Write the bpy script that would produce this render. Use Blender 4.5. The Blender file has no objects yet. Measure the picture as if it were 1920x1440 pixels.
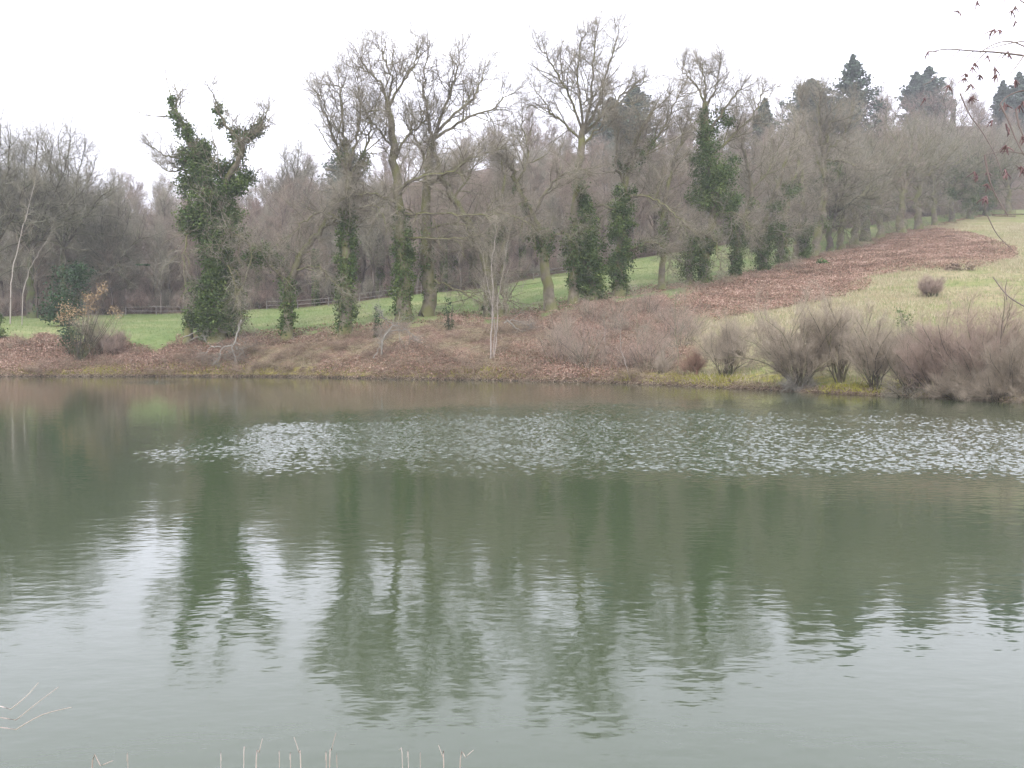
import bpy, math, random
import numpy as np
from mathutils import Vector

random.seed(7)
RS = np.random.RandomState(11)
SC = bpy.context.scene
COL = SC.collection

# ------------------------------------------------------------------ camera
F = 1884.0; CX = 960.0; CY = 720.0; HOR = 650.0; EYE = 2.2
PITCH = math.atan((CY - HOR) / F)
cam = bpy.data.cameras.new('camera'); camo = bpy.data.objects.new('camera', cam); COL.objects.link(camo)
camo.location = (0, 0, EYE); camo.rotation_euler = (math.pi / 2 - PITCH, 0, 0)
cam.sensor_width = 36; cam.lens = 36 * F / 1920; cam.clip_start = 0.05; cam.clip_end = 5000
SC.camera = camo

# ------------------------------------------------------------------ world, sun, exposure
SUN_EL, SUN_ROT = math.radians(42), math.radians(200)
w = bpy.data.worlds.new('World'); SC.world = w; w.use_nodes = True
nt = w.node_tree; nt.nodes.clear()
sky = nt.nodes.new('ShaderNodeTexSky'); sky.sky_type = 'NISHITA'; sky.sun_disc = False
sky.sun_elevation = SUN_EL; sky.sun_rotation = SUN_ROT
tc = nt.nodes.new('ShaderNodeTexCoord')
mp = nt.nodes.new('ShaderNodeMapping'); mp.inputs['Scale'].default_value = (1, 1, 3)
nz = nt.nodes.new('ShaderNodeTexNoise'); nz.inputs['Scale'].default_value = 1.6; nz.inputs['Detail'].default_value = 4
cr = nt.nodes.new('ShaderNodeValToRGB')
cr.color_ramp.elements[0].position = 0.3; cr.color_ramp.elements[0].color = (10.2, 10.3, 11.8, 1)
cr.color_ramp.elements[1].position = 0.7; cr.color_ramp.elements[1].color = (12.1, 12.0, 13.6, 1)
mx = nt.nodes.new('ShaderNodeMix'); mx.data_type = 'RGBA'; mx.inputs[0].default_value = 0.88
bg = nt.nodes.new('ShaderNodeBackground'); bg.inputs['Strength'].default_value = 0.1
out = nt.nodes.new('ShaderNodeOutputWorld')
L = nt.links.new
L(tc.outputs['Generated'], mp.inputs[0]); L(mp.outputs[0], nz.inputs[0]); L(nz.outputs[0], cr.inputs[0])
L(sky.outputs[0], mx.inputs[6]); L(cr.outputs[0], mx.inputs[7]); L(mx.outputs[2], bg.inputs[0]); L(bg.outputs[0], out.inputs[0])
sl = bpy.data.lights.new('sun', 'SUN'); sl.energy = 0.8; sl.angle = math.radians(14); sl.color = (1, 0.97, 0.93)
so = bpy.data.objects.new('sun', sl); COL.objects.link(so)
# nishita: rotation 0 = +Y, clockwise seen from above
sd = Vector((math.sin(SUN_ROT) * math.cos(SUN_EL), math.cos(SUN_ROT) * math.cos(SUN_EL), math.sin(SUN_EL)))
so.rotation_euler = sd.to_track_quat('Z', 'Y').to_euler()
SC.view_settings.view_transform = 'Standard'; SC.view_settings.look = 'None'
SC.view_settings.exposure = 1.25; SC.view_settings.gamma = 1
try:
    SC.cycles.max_bounces = 5; SC.cycles.diffuse_bounces = 3; SC.cycles.glossy_bounces = 2
    SC.cycles.volume_bounces = 0
except Exception:
    pass

# ------------------------------------------------------------------ helpers
cp, sp_ = math.cos(PITCH), math.sin(PITCH)
def P(px, py, d):
    """world point seen at photograph pixel (px,py) at distance d ahead"""
    a = (px - CX) / F; b = (CY - py) / F
    s = d / (cp + b * sp_)
    return np.array([a * s, d, EYE + (-sp_ + b * cp) * s])
def proj(X, Y, Z):
    z = Z - EYE
    fw = Y * cp - z * sp_; up = Y * sp_ + z * cp
    fw = np.where(fw < 0.1, 0.1, fw)
    return CX + F * X / fw, CY - F * up / fw

def sm(x, a, b):
    t = np.clip((x - a) / (b - a), 0, 1); return t * t * (3 - 2 * t)
def unit(v):
    return v / np.maximum(np.linalg.norm(v, axis=-1, keepdims=True), 1e-9)

class Acc:
    def __init__(s): s.v = []; s.q = []; s.t = []; s.a = []; s.n = 0
    def add(s, v, quads=None, tris=None, tint=0.5):
        v = np.asarray(v, float).reshape(-1, 3)
        if quads is not None and len(quads): s.q.append(np.asarray(quads) + s.n)
        if tris is not None and len(tris): s.t.append(np.asarray(tris) + s.n)
        s.v.append(v); s.a.append(np.broadcast_to(np.asarray(tint, float).reshape(-1), (len(v),)) if np.size(tint) in (1, len(v)) else np.repeat(tint, len(v) // len(tint)))
        s.n += len(v)
    def mesh(s, name, mat, smooth=True):
        v = np.concatenate(s.v) if s.v else np.zeros((0, 3))
        q = np.concatenate(s.q).reshape(-1, 4) if s.q else np.zeros((0, 4), int)
        t = np.concatenate(s.t).reshape(-1, 3) if s.t else np.zeros((0, 3), int)
        me = bpy.data.meshes.new(name)
        me.vertices.add(len(v)); me.vertices.foreach_set('co', v.astype(np.float32).ravel())
        me.loops.add(q.size + t.size)
        me.loops.foreach_set('vertex_index', np.concatenate([q.ravel(), t.ravel()]).astype(np.int32))
        me.polygons.add(len(q) + len(t))
        st = np.concatenate([np.arange(len(q)) * 4, q.size + np.arange(len(t)) * 3]).astype(np.int32)
        me.polygons.foreach_set('loop_start', st)
        me.update(calc_edges=True)
        if smooth: me.polygons.foreach_set('use_smooth', np.ones(len(q) + len(t), bool))
        at = me.attributes.new('tint', 'FLOAT', 'POINT'); at.data.foreach_set('value', np.concatenate(s.a).astype(np.float32))
        me.materials.append(mat); me.validate(); return me
    def build(s, name, mat, parent=None, smooth=True):
        o = bpy.data.objects.new(name, s.mesh(name, mat, smooth)); COL.objects.link(o)
        if parent is not None: o.parent = parent
        return o

def tag(o, label=None, cat=None, group=None, kind=None):
    if label: o['label'] = label
    if cat: o['category'] = cat
    if group: o['group'] = group
    if kind: o['kind'] = kind
    return o
def empty(name, loc=(0, 0, 0), **k):
    o = bpy.data.objects.new(name, None); COL.objects.link(o); o.location = [float(c) for c in loc]
    o.empty_display_size = 0.3
    return tag(o, **k)
def copy_tree(o, loc, rz, sc, label=None, group=None):
    r = o.copy(); COL.objects.link(r); r.location = [float(c) for c in loc]; r.rotation_euler = (0, 0, rz); r.scale = sc
    if label: r['label'] = label
    if group: r['group'] = group
    for ch in list(o.children):
        c = ch.copy(); COL.objects.link(c); c.parent = r
    return r

def tubes(acc, pts, rad, K, tint=0.5):
    N, S, _ = pts.shape
    if N == 0: return
    tg = unit(np.gradient(pts, axis=1))
    d = unit(pts[:, -1] - pts[:, 0])
    ref = np.where(np.abs(d[:, 2:3]) < 0.75, np.array([[0, 0, 1.]]), np.array([[1., 0.13, 0]]))
    n = unit(np.cross(tg, ref[:, None, :])); b = np.cross(tg, n)
    an = np.arange(K) * 2 * math.pi / K
    r = rad[..., None, None]
    v = pts[:, :, None, :] + r * (np.cos(an)[None, None, :, None] * n[:, :, None, :] + np.sin(an)[None, None, :, None] * b[:, :, None, :])
    i = np.arange(N)[:, None, None] * S * K; j = np.arange(S - 1)[None, :, None] * K
    k = np.arange(K)[None, None, :]; k2 = (k + 1) % K
    q = np.stack([i + j + k, i + j + k2, i + j + K + k2, i + j + K + k], -1).reshape(-1, 4)
    tint = np.repeat(np.broadcast_to(tint, (N,)), S * K)
    acc.add(v, quads=q, tint=tint)

def spikes(acc, p0, p1, r, tint):
    """three-sided tapering twigs"""
    N = len(p0)
    if N == 0: return
    d = unit(p1 - p0); ref = np.where(np.abs(d[:, 2:3]) < 0.75, np.array([[0, 0, 1.]]), np.array([[1., 0, 0]]))
    n = unit(np.cross(d, ref)); b = np.cross(d, n)
    vs = []
    for a in (0, 2.094, 4.189): vs.append(p0 + r[:, None] * (math.cos(a) * n + math.sin(a) * b))
    vs.append(p1)
    v = np.stack(vs, 1); i = np.arange(N)[:, None] * 4
    t = np.concatenate([i + np.array([[0, 1, 3]]), i + np.array([[1, 2, 3]]), i + np.array([[2, 0, 3]])], 0)
    acc.add(v, tris=t, tint=np.repeat(tint, 4))

def grow(p, d, ln, r0, S, wig, up, rs, taper=0.3):
    """polylines (N,S+1,3) grown from p along d"""
    N = len(p); pts = np.zeros((N, S + 1, 3)); pts[:, 0] = p; cur = unit(d)
    up = np.broadcast_to(up, (N,)).reshape(N, 1)
    st = (ln / S)[:, None]
    for s in range(S):
        cur = unit(cur + rs.randn(N, 3) * wig + np.array([[0, 0, 1.]]) * up / S)
        pts[:, s + 1] = pts[:, s] + cur * st
    rad = r0[:, None] * (1 - (1 - taper) * np.linspace(0, 1, S + 1)[None, :])
    return pts, rad

def children(pts, rad, n, t0, t1, ang, rs, up=0.0):
    """n starts per parent"""
    N, S, _ = pts.shape
    t = t0 + (t1 - t0) * (np.arange(n)[None, :] + rs.rand(N, n)) / n
    x = t * (S - 1); i = np.clip(x.astype(int), 0, S - 2); f = (x - i)[..., None]
    ii = np.arange(N)[:, None]
    p = pts[ii, i] * (1 - f) + pts[ii, i + 1] * f
    tg = unit(pts[ii, i + 1] - pts[ii, i])
    r = rad[ii, i] * (1 - f[..., 0]) + rad[ii, i + 1] * f[..., 0]
    rv = rs.randn(N, n, 3); perp = unit(rv - (rv * tg).sum(-1, keepdims=True) * tg)
    a = (ang[0] + (ang[1] - ang[0]) * rs.rand(N, n))[..., None]
    d = np.cos(a) * tg + np.sin(a) * perp; d[..., 2] += up
    return p.reshape(-1, 3), unit(d.reshape(-1, 3)), r.reshape(-1), t.reshape(-1)

def catmull(p, n):
    p = np.asarray(p, float)
    if len(p) == 2: p = np.array([p[0], (p[0] + p[1]) / 2, p[1]])
    q = np.vstack([2 * p[0] - p[1], p, 2 * p[-1] - p[-2]]); o = []
    seg = len(p) - 1
    for x in np.linspace(0, seg - 1e-6, n):
        i = int(x); t = x - i; a, b, c, d = q[i], q[i + 1], q[i + 2], q[i + 3]
        o.append(0.5 * ((2 * b) + (c - a) * t + (2 * a - 5 * b + 4 * c - d) * t * t + (3 * b - 3 * c + d - a) * t ** 3))
    return np.array(o)

def leaves(acc, c, size, rs, tint, flat=0.5, hang=0.0):
    """folded leaf blades, two triangles each"""
    N = len(c)
    if N == 0: return
    a = unit(rs.randn(N, 3) * np.array([1, 1, flat]) - np.array([0, 0, hang])); rv = rs.randn(N, 3); b = unit(np.cross(a, rv))
    nn = np.cross(a, b)
    s = (size * (0.6 + 0.8 * rs.rand(N)))[:, None] if np.ndim(size) == 0 else size[:, None]
    v = np.stack([c - a * s * .5, c + b * s * .38 + nn * s * .12, c + a * s * .5, c - b * s * .38 + nn * s * .12], 1)
    i = np.arange(N)[:, None] * 4
    t = np.concatenate([i + np.array([[0, 1, 2]]), i + np.array([[0, 2, 3]])], 0)
    acc.add(v, tris=t, tint=np.repeat(np.broadcast_to(tint, (N,)), 4))

# ------------------------------------------------------------------ materials
def newmat(name):
    m = bpy.data.materials.new(name); m.use_nodes = True
    return m, m.node_tree, m.node_tree.nodes['Principled BSDF']
def ramp(nt, pairs):
    r = nt.nodes.new('ShaderNodeValToRGB'); e = r.color_ramp.elements
    while len(e) < len(pairs): e.new(0.5)
    for k, (p, c) in enumerate(pairs): e[k].position = p; e[k].color = (*c, 1)
    return r
def tint_mat(name, pairs, rough=0.8, scale=3.0, amt=0.35, spec=0.2, moss=None, trans=0.0):
    """colour from the per-piece tint plus world-space noise; optional moss on upper faces"""
    m, t, b = newmat(name)
    at = t.nodes.new('ShaderNodeAttribute'); at.attribute_name = 'tint'
    g = t.nodes.new('ShaderNodeTexCoord'); n = t.nodes.new('ShaderNodeTexNoise'); n.inputs['Scale'].default_value = scale
    n.inputs['Detail'].default_value = 4
    t.links.new(g.outputs['Object'], n.inputs[0])
    ma = t.nodes.new('ShaderNodeMath'); ma.operation = 'SUBTRACT'; ma.inputs[1].default_value = 0.5; t.links.new(n.outputs[0], ma.inputs[0])
    mb = t.nodes.new('ShaderNodeMath'); mb.operation = 'MULTIPLY_ADD'; mb.inputs[1].default_value = amt * 3
    t.links.new(ma.outputs[0], mb.inputs[0]); t.links.new(at.outputs['Fac'], mb.inputs[2])
    r = ramp(t, pairs); t.links.new(mb.outputs[0], r.inputs[0]); src = r.outputs[0]
    if moss:
        ge = t.nodes.new('ShaderNodeNewGeometry'); sx = t.nodes.new('ShaderNodeSeparateXYZ'); t.links.new(ge.outputs['Normal'], sx.inputs[0])
        n2 = t.nodes.new('ShaderNodeTexNoise'); n2.inputs['Scale'].default_value = 0.9; t.links.new(g.outputs['Object'], n2.inputs[0])
        ad = t.nodes.new('ShaderNodeMath'); ad.operation = 'MULTIPLY_ADD'; ad.inputs[1].default_value = 0.35; t.links.new(sx.outputs['Z'], ad.inputs[0]); t.links.new(n2.outputs[0], ad.inputs[2])
        rr = ramp(t, [(0.42, (0, 0, 0)), (0.62, (1, 1, 1))]); t.links.new(ad.outputs[0], rr.inputs[0])
        x = t.nodes.new('ShaderNodeMix'); x.data_type = 'RGBA'; t.links.new(rr.outputs[0], x.inputs[0]); t.links.new(src, x.inputs[6]); x.inputs[7].default_value = (*moss, 1); src = x.outputs[2]
    t.links.new(src, b.inputs['Base Color']); b.inputs['Roughness'].default_value = rough
    b.inputs['Specular IOR Level'].default_value = spec
    if trans > 0:
        tr = t.nodes.new('ShaderNodeBsdfTranslucent'); ms = t.nodes.new('ShaderNodeMixShader'); ms.inputs[0].default_value = trans
        t.links.new(src, tr.inputs[0]); t.links.new(b.outputs[0], ms.inputs[1]); t.links.new(tr.outputs[0], ms.inputs[2])
        t.links.new(ms.outputs[0], t.nodes['Material Output'].inputs[0])
    return m
M = {}
M['bark'] = tint_mat('oak bark', [(0.2, (.085, .074, .052)), (0.8, (.24, .21, .15))], scale=2.5, moss=(.15, .15, .06))
M['bark_dark'] = tint_mat('dark bark', [(0.2, (.05, .042, .034)), (0.8, (.13, .11, .085))], scale=2.5, moss=(.10, .115, .045))
M['twig_olive'] = tint_mat('lichened oak twigs', [(0.0, (.075, .07, .04)), (0.5, (.20, .185, .115)), (1.0, (.36, .345, .24))], scale=0.5, amt=.3)
M['twig'] = tint_mat('pale oak twigs', [(0.0, (.10, .085, .062)), (0.5, (.24, .21, .155)), (1.0, (.43, .40, .31))], scale=0.5, amt=.3)
M['twig_brown'] = tint_mat('brown wood twigs', [(0.0, (.09, .068, .05)), (0.5, (.225, .18, .14)), (1.0, (.42, .35, .275))], scale=0.12, spec=.1, amt=.3)
M['twig_purple'] = tint_mat('purplish wood twigs', [(0.0, (.095, .068, .054)), (0.5, (.24, .175, .145)), (1.0, (.42, .33, .265))], scale=0.12, spec=.1, amt=.3)
M['twig_grey'] = tint_mat('grey wood twigs', [(0.0, (.09, .082, .058)), (0.5, (.23, .215, .16)), (1.0, (.42, .40, .31))], scale=0.12, spec=.1, amt=.3)
M['trunk_wood'] = tint_mat('woodland trunks', [(0.2, (.06, .05, .042)), (0.9, (.24, .20, .165))], scale=.35, amt=.6)
M['birch'] = tint_mat('birch bark', [(0.2, (.13, .11, .09)), (0.65, (.34, .30, .26))], scale=3.0, amt=.5)
M['dead'] = tint_mat('bleached dead wood', [(0.0, (.15, .14, .11)), (1.0, (.33, .31, .26))], scale=2.0)
M['ivy'] = tint_mat('ivy leaves', [(0.0, (.024, .044, .012)), (0.5, (.072, .115, .032)), (1.0, (.20, .245, .08))], rough=.65, spec=.15, scale=.8, amt=.25)
M['conifer'] = tint_mat('conifer needles', [(0.0, (.042, .065, .048)), (1.0, (.11, .145, .105))], spec=.1, rough=.7, scale=.5, amt=.25)
M['holly'] = tint_mat('holly leaves', [(0.0, (.014, .036, .014)), (1.0, (.05, .095, .035))], rough=.6, spec=.2, scale=1.5)
M['tanleaf'] = tint_mat('dry tan leaves', [(0.0, (.20, .135, .07)), (1.0, (.46, .34, .19))], scale=2)
M['bracken'] = tint_mat('dead bracken', [(0.0, (.11, .075, .05)), (0.25, (.20, .16, .095)), (0.5, (.27, .155, .11)), (0.75, (.35, .22, .16)), (1.0, (.50, .37, .28))], scale=.22, amt=.5)
M['bramble'] = tint_mat('bramble stems', [(0.0, (.11, .075, .05)), (0.5, (.25, .18, .125)), (1.0, (.46, .38, .27))], scale=.35, amt=.3)
M['shrubtwig'] = tint_mat('shrub twigs', [(0.0, (.14, .115, .08)), (1.0, (.44, .37, .28))], scale=.6, amt=.3)
M['shrubpurple'] = tint_mat('purplish shrub twigs', [(0.0, (.15, .11, .085)), (1.0, (.43, .33, .26))], scale=.6, amt=.3)
M['drygrass'] = tint_mat('dry grass', [(0.0, (.22, .18, .10)), (0.6, (.34, .29, .17)), (1.0, (.46, .41, .28))], scale=.4)
M['greengrass'] = tint_mat('green grass', [(0.0, (.08, .13, .035)), (0.6, (.15, .20, .065)), (1.0, (.27, .27, .12))], scale=.3)
M['moss'] = tint_mat('moss tufts', [(0.0, (.14, .13, .02)), (1.0, (.33, .31, .06))], scale=.8)
M['rail'] = tint_mat('weathered rail wood', [(0.0, (.14, .125, .11)), (1.0, (.27, .25, .23))], scale=3)
M['stalk'] = tint_mat('bleached grass stalk', [(0.0, (.28, .22, .18)), (0.6, (.42, .35, .30)), (1.0, (.60, .52, .47))], scale=25)
M['catkin'] = tint_mat('reddish catkins', [(0.0, (.09, .055, .055)), (1.0, (.22, .135, .125))], scale=10)
M['catkin_twig'] = tint_mat('alder twig bark', [(0.0, (.12, .09, .08)), (1.0, (.28, .225, .2))], scale=8)
M['broom'] = tint_mat('broom stems', [(0.0, (.05, .09, .03)), (1.0, (.13, .20, .06))], scale=3)

# ------------------------------------------------------------------ terrain
def shore_d(py): return EYE * F / (py - HOR)
PROF = {  # photograph column -> shore row, then (distance, row) of ground behind it
 -600: (704, [(86, 620), (122, 598), (170, 560), (260, 440), (330, 420)]),
 0: (706, [(82, 626), (116, 598), (150, 566), (250, 432), (330, 410)]),
 300: (706, [(81, 640), (115, 592), (150, 555), (250, 430), (330, 405)]),
 400: (706, [(79, 637), (113, 590), (150, 545), (250, 424), (330, 400)]),
 540: (707, [(78, 632), (112, 582), (150, 530), (250, 412), (330, 385)]),
 650: (709, [(78, 622), (112, 572), (150, 515), (250, 396), (330, 370)]),
 760: (711, [(72, 655), (79.5, 599), (113, 558), (150, 500), (250, 366), (330, 345)]),
 920: (713, [(71, 660), (81, 598), (116, 545), (150, 480), (250, 330), (330, 315)]),
 1090: (717, [(67, 668), (86, 570), (122, 510), (160, 445), (260, 298), (330, 288)]),
 1240: (722, [(62, 685), (75, 625), (91, 543), (128, 480), (165, 420), (260, 305), (330, 295)]),
 1320: (726, [(58, 698), (70, 620), (95, 540), (132, 468), (170, 410), (260, 305), (340, 290)]),
 1430: (731, [(54, 710), (68, 622), (105, 515), (140, 455), (180, 390), (270, 290), (340, 275)]),
 1530: (737, [(51, 716), (70, 600), (120, 487), (150, 445), (190, 375), (280, 280), (350, 265)]),
 1620: (741, [(49, 720), (70, 595), (100, 510), (138, 457), (165, 425), (200, 370), (290, 266), (350, 252)]),
 1700: (744, [(48, 722), (68, 600), (95, 510), (155, 440), (180, 415), (220, 350), (300, 252), (360, 240)]),
 1850: (751, [(45, 730), (60, 640), (85, 525), (130, 452), (190, 407), (240, 325), (320, 245), (380, 232)]),
 1920: (755, [(43, 738), (58, 642), (85, 525), (130, 452), (190, 410), (240, 325), (320, 245), (380, 232)]),
 2400: (785, [(34, 765), (50, 680), (80, 530), (130, 455), (200, 400), (300, 290), (380, 270)]),
}
US = np.arange(-600, 2401, 10.0); DS = np.arange(20, 500, 0.5)
def _table():
    rows = []; ks = sorted(PROF)
    for k in ks:
        s, lst = PROF[k]; sd_ = shore_d(s)
        d = [0, sd_ - 8, sd_ - 1.2, sd_]; z = [-1.6, -1.5, -0.5, 0.0]
        for (dd, py) in lst: d.append(dd); z.append(P(k, py, dd)[2])
        d.append(900); z.append(z[-1] + 12)
        rows.append((sd_, np.array(d), np.array(z)))
    # interpolate in a shore-relative distance so that the shoreline stays crisp between columns
    T = np.zeros((len(US), len(DS)))
    sh = np.interp(US, ks, [r[0] for r in rows])
    g = np.exp(-0.5 * (np.arange(-10, 11) / 4.0) ** 2); g /= g.sum()
    sh = np.convolve(np.pad(sh, 10, mode='edge'), g, 'valid')
    REL = np.arange(-60, 520, 0.5)
    R = np.array([np.interp(REL + r[0], r[1], r[2]) for r in rows])
    RU = np.array([np.interp(US, ks, R[:, j]) for j in range(R.shape[1])]).T
    # smooth along columns and (beyond the bank) along distance
    P2 = np.pad(RU, ((10, 10), (0, 0)), mode='edge')
    RU = np.array([np.convolve(P2[:, j], g, 'valid') for j in range(RU.shape[1])]).T
    h = np.exp(-0.5 * (np.arange(-12, 13) / 4.0) ** 2); h /= h.sum()
    SMO = np.array([np.convolve(np.pad(r, 12, mode='edge'), h, 'valid') for r in RU])
    wgt = sm(REL, 1.0, 6.0)[None, :]
    RU = RU * (1 - wgt) + SMO * wgt
    for i in range(len(US)): T[i] = np.interp(DS - sh[i], REL, RU[i])
    return T, sh
TAB, SHORE = _table()
def hnoise(X, Y):
    return (np.sin(X * .31 + 1.3) * np.sin(Y * .27 + .4) * .5 + np.sin(X * .83 + Y * .36) * np.sin(Y * .71 - X * .22 + 2) * .3
            + np.sin(X * 1.9 - Y * .8 + 1) * np.sin(Y * 1.7 + X * .9) * .2)
def ground_z(X, Y):
    X = np.asarray(X, float); Y = np.asarray(Y, float)
    u = np.clip(CX + F * X / np.maximum(Y, 22), US[0], US[-1] - .01); d = np.clip(Y, DS[0], DS[-1] - .01)
    x = (u - US[0]) / 10; y = (d - DS[0]) / .5
    i = x.astype(int); j = y.astype(int); fx = x - i; fy = y - j
    z = TAB[i, j] * (1 - fx) * (1 - fy) + TAB[np.minimum(i + 1, len(US) - 1), j] * fx * (1 - fy) + TAB[i, j + 1] * (1 - fx) * fy + TAB[np.minimum(i + 1, len(US) - 1), j + 1] * fx * fy
    z = z + np.where(z > 0, 0.22 * (1 - np.exp(-z / 0.06)), 0)
    z = z + hnoise(X, Y) * 0.16 * sm(z, 0.3, 2.0)
    near = 0.62 - 1.6 * sm(Y + 0.25 * np.sin(X * .7), 2.0, 4.2)
    return np.where(Y < 15, np.maximum(near, -1.6), z)
def gp(px, d):
    """ground point in the photograph's column px at distance d"""
    X = (px - CX) / F * d * 1.0; 
    for _ in range(2):
        z = float(ground_z(X, d)); fw = d * cp - (z - EYE) * sp_; X = (px - CX) / F * fw
    return np.array([X, d, float(ground_z(X, d))])
def ghit(px, py):
    """ground point under the photograph's pixel (px, py)"""
    ds = np.arange(25, 400, 0.25); pts = np.array([P(px, py, d) for d in ds])
    g = ground_z(pts[:, 0], pts[:, 1]); k = np.argmax(g > pts[:, 2])
    return np.array([pts[k, 0], pts[k, 1], g[k]])
EDGE_U = [-600, 0, 300, 540, 760, 920, 1090, 1240, 1320, 1430, 1530, 1620, 1700, 1850, 2400]
EDGE_D = [120, 116, 115, 112, 113, 116, 122, 128, 132, 140, 148, 162, 178, 196, 205]
def edge_d(u): return np.interp(u, EDGE_U, EDGE_D)
ROW_U = [0, 350, 400, 540, 650, 760, 920, 1030, 1090, 1165, 1240, 1320, 1430, 1530, 1620, 1700, 1850]
ROW_D = [80, 80, 79, 78, 78, 79.5, 81, 84, 86, 89, 91, 95, 105, 120, 138, 155, 190]
def row_d(u): return float(np.interp(u, ROW_U, ROW_D))

def inpoly(x, y, poly):
    r = np.zeros(np.shape(x), bool); n = len(poly)
    for i in range(n):
        x1, y1 = poly[i]; x2, y2 = poly[(i + 1) % n]
        c = ((y1 > y) != (y2 > y)) & (x < (x2 - x1) * (y - y1) / (y2 - y1 + 1e-9) + x1); r ^= c
    return r
BR1 = [(1225, 620), (1280, 566), (1330, 548), (1400, 528), (1500, 503), (1580, 482), (1640, 462), (1700, 446), (1740, 432), (1790, 445), (1860, 468), (1868, 488), (1780, 498), (1700, 500), (1640, 508), (1590, 520), (1585, 548), (1500, 562), (1400, 580), (1340, 596), (1280, 606)]
def bank_w(X, Y, px, py):
    """russet bank between the water and the row of oaks"""
    top = np.interp(px, [-600, 0, 230, 280, 360, 450, 540, 650, 760, 920, 1030, 1090, 1165, 1240, 1300], [628, 632, 640, 652, 646, 636, 632, 624, 604, 602, 588, 575, 560, 555, 600])
    top = top + 6 * np.sin(px * .05) + 4 * np.sin(px * .13 + 1)
    bot = np.interp(px, [1200, 1300, 1420], [800, 720, 640])
    return sm(py, top - 5, top + 7) * (1 - sm(px, 1240, 1340)) * (1 - sm(py, bot - 10, bot + 10))
def masks(X, Y, Z):
    px, py = proj(X, Y, Z); jx = 22 * hnoise(X * .7, Y * .9) + 10 * hnoise(X * 2.3, Y * 2.1); jy = 9 * hnoise(X * .6 + 9, Y * .7) + 7 * hnoise(X * 2.6 + 3, Y * 2.2)
    far = Y > 30
    bank = bank_w(X, Y, px, py + jy * .6) * far
    rus = np.zeros(np.shape(X))
    for ox, oy in ((0, 0), (12, 4), (-12, 4), (0, -5), (0, 6)):
        rus = rus + inpoly(px + jx + ox, py + jy + oy, BR1) / 5.0
    rus = np.clip(rus * far * (.8 + .9 * hnoise(X * .4 + 2, Y * .4) + .5 * hnoise(X * 1.3, Y * 1.1)), 0, 1)
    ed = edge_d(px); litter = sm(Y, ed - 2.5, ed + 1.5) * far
    row = np.interp(px, ROW_U, ROW_D)
    right = sm(px, 1240, 1330) * (1 - sm(Y, row - 1, row + 4)) * far   # rough field in front of the row
    moss = (Z < 0.75) * (Z > -0.1) * far * (0.5 + 0.5 * sm(hnoise(X * .6, Y * .6), -.1, .25))
    return bank, rus, litter, right, moss

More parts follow.
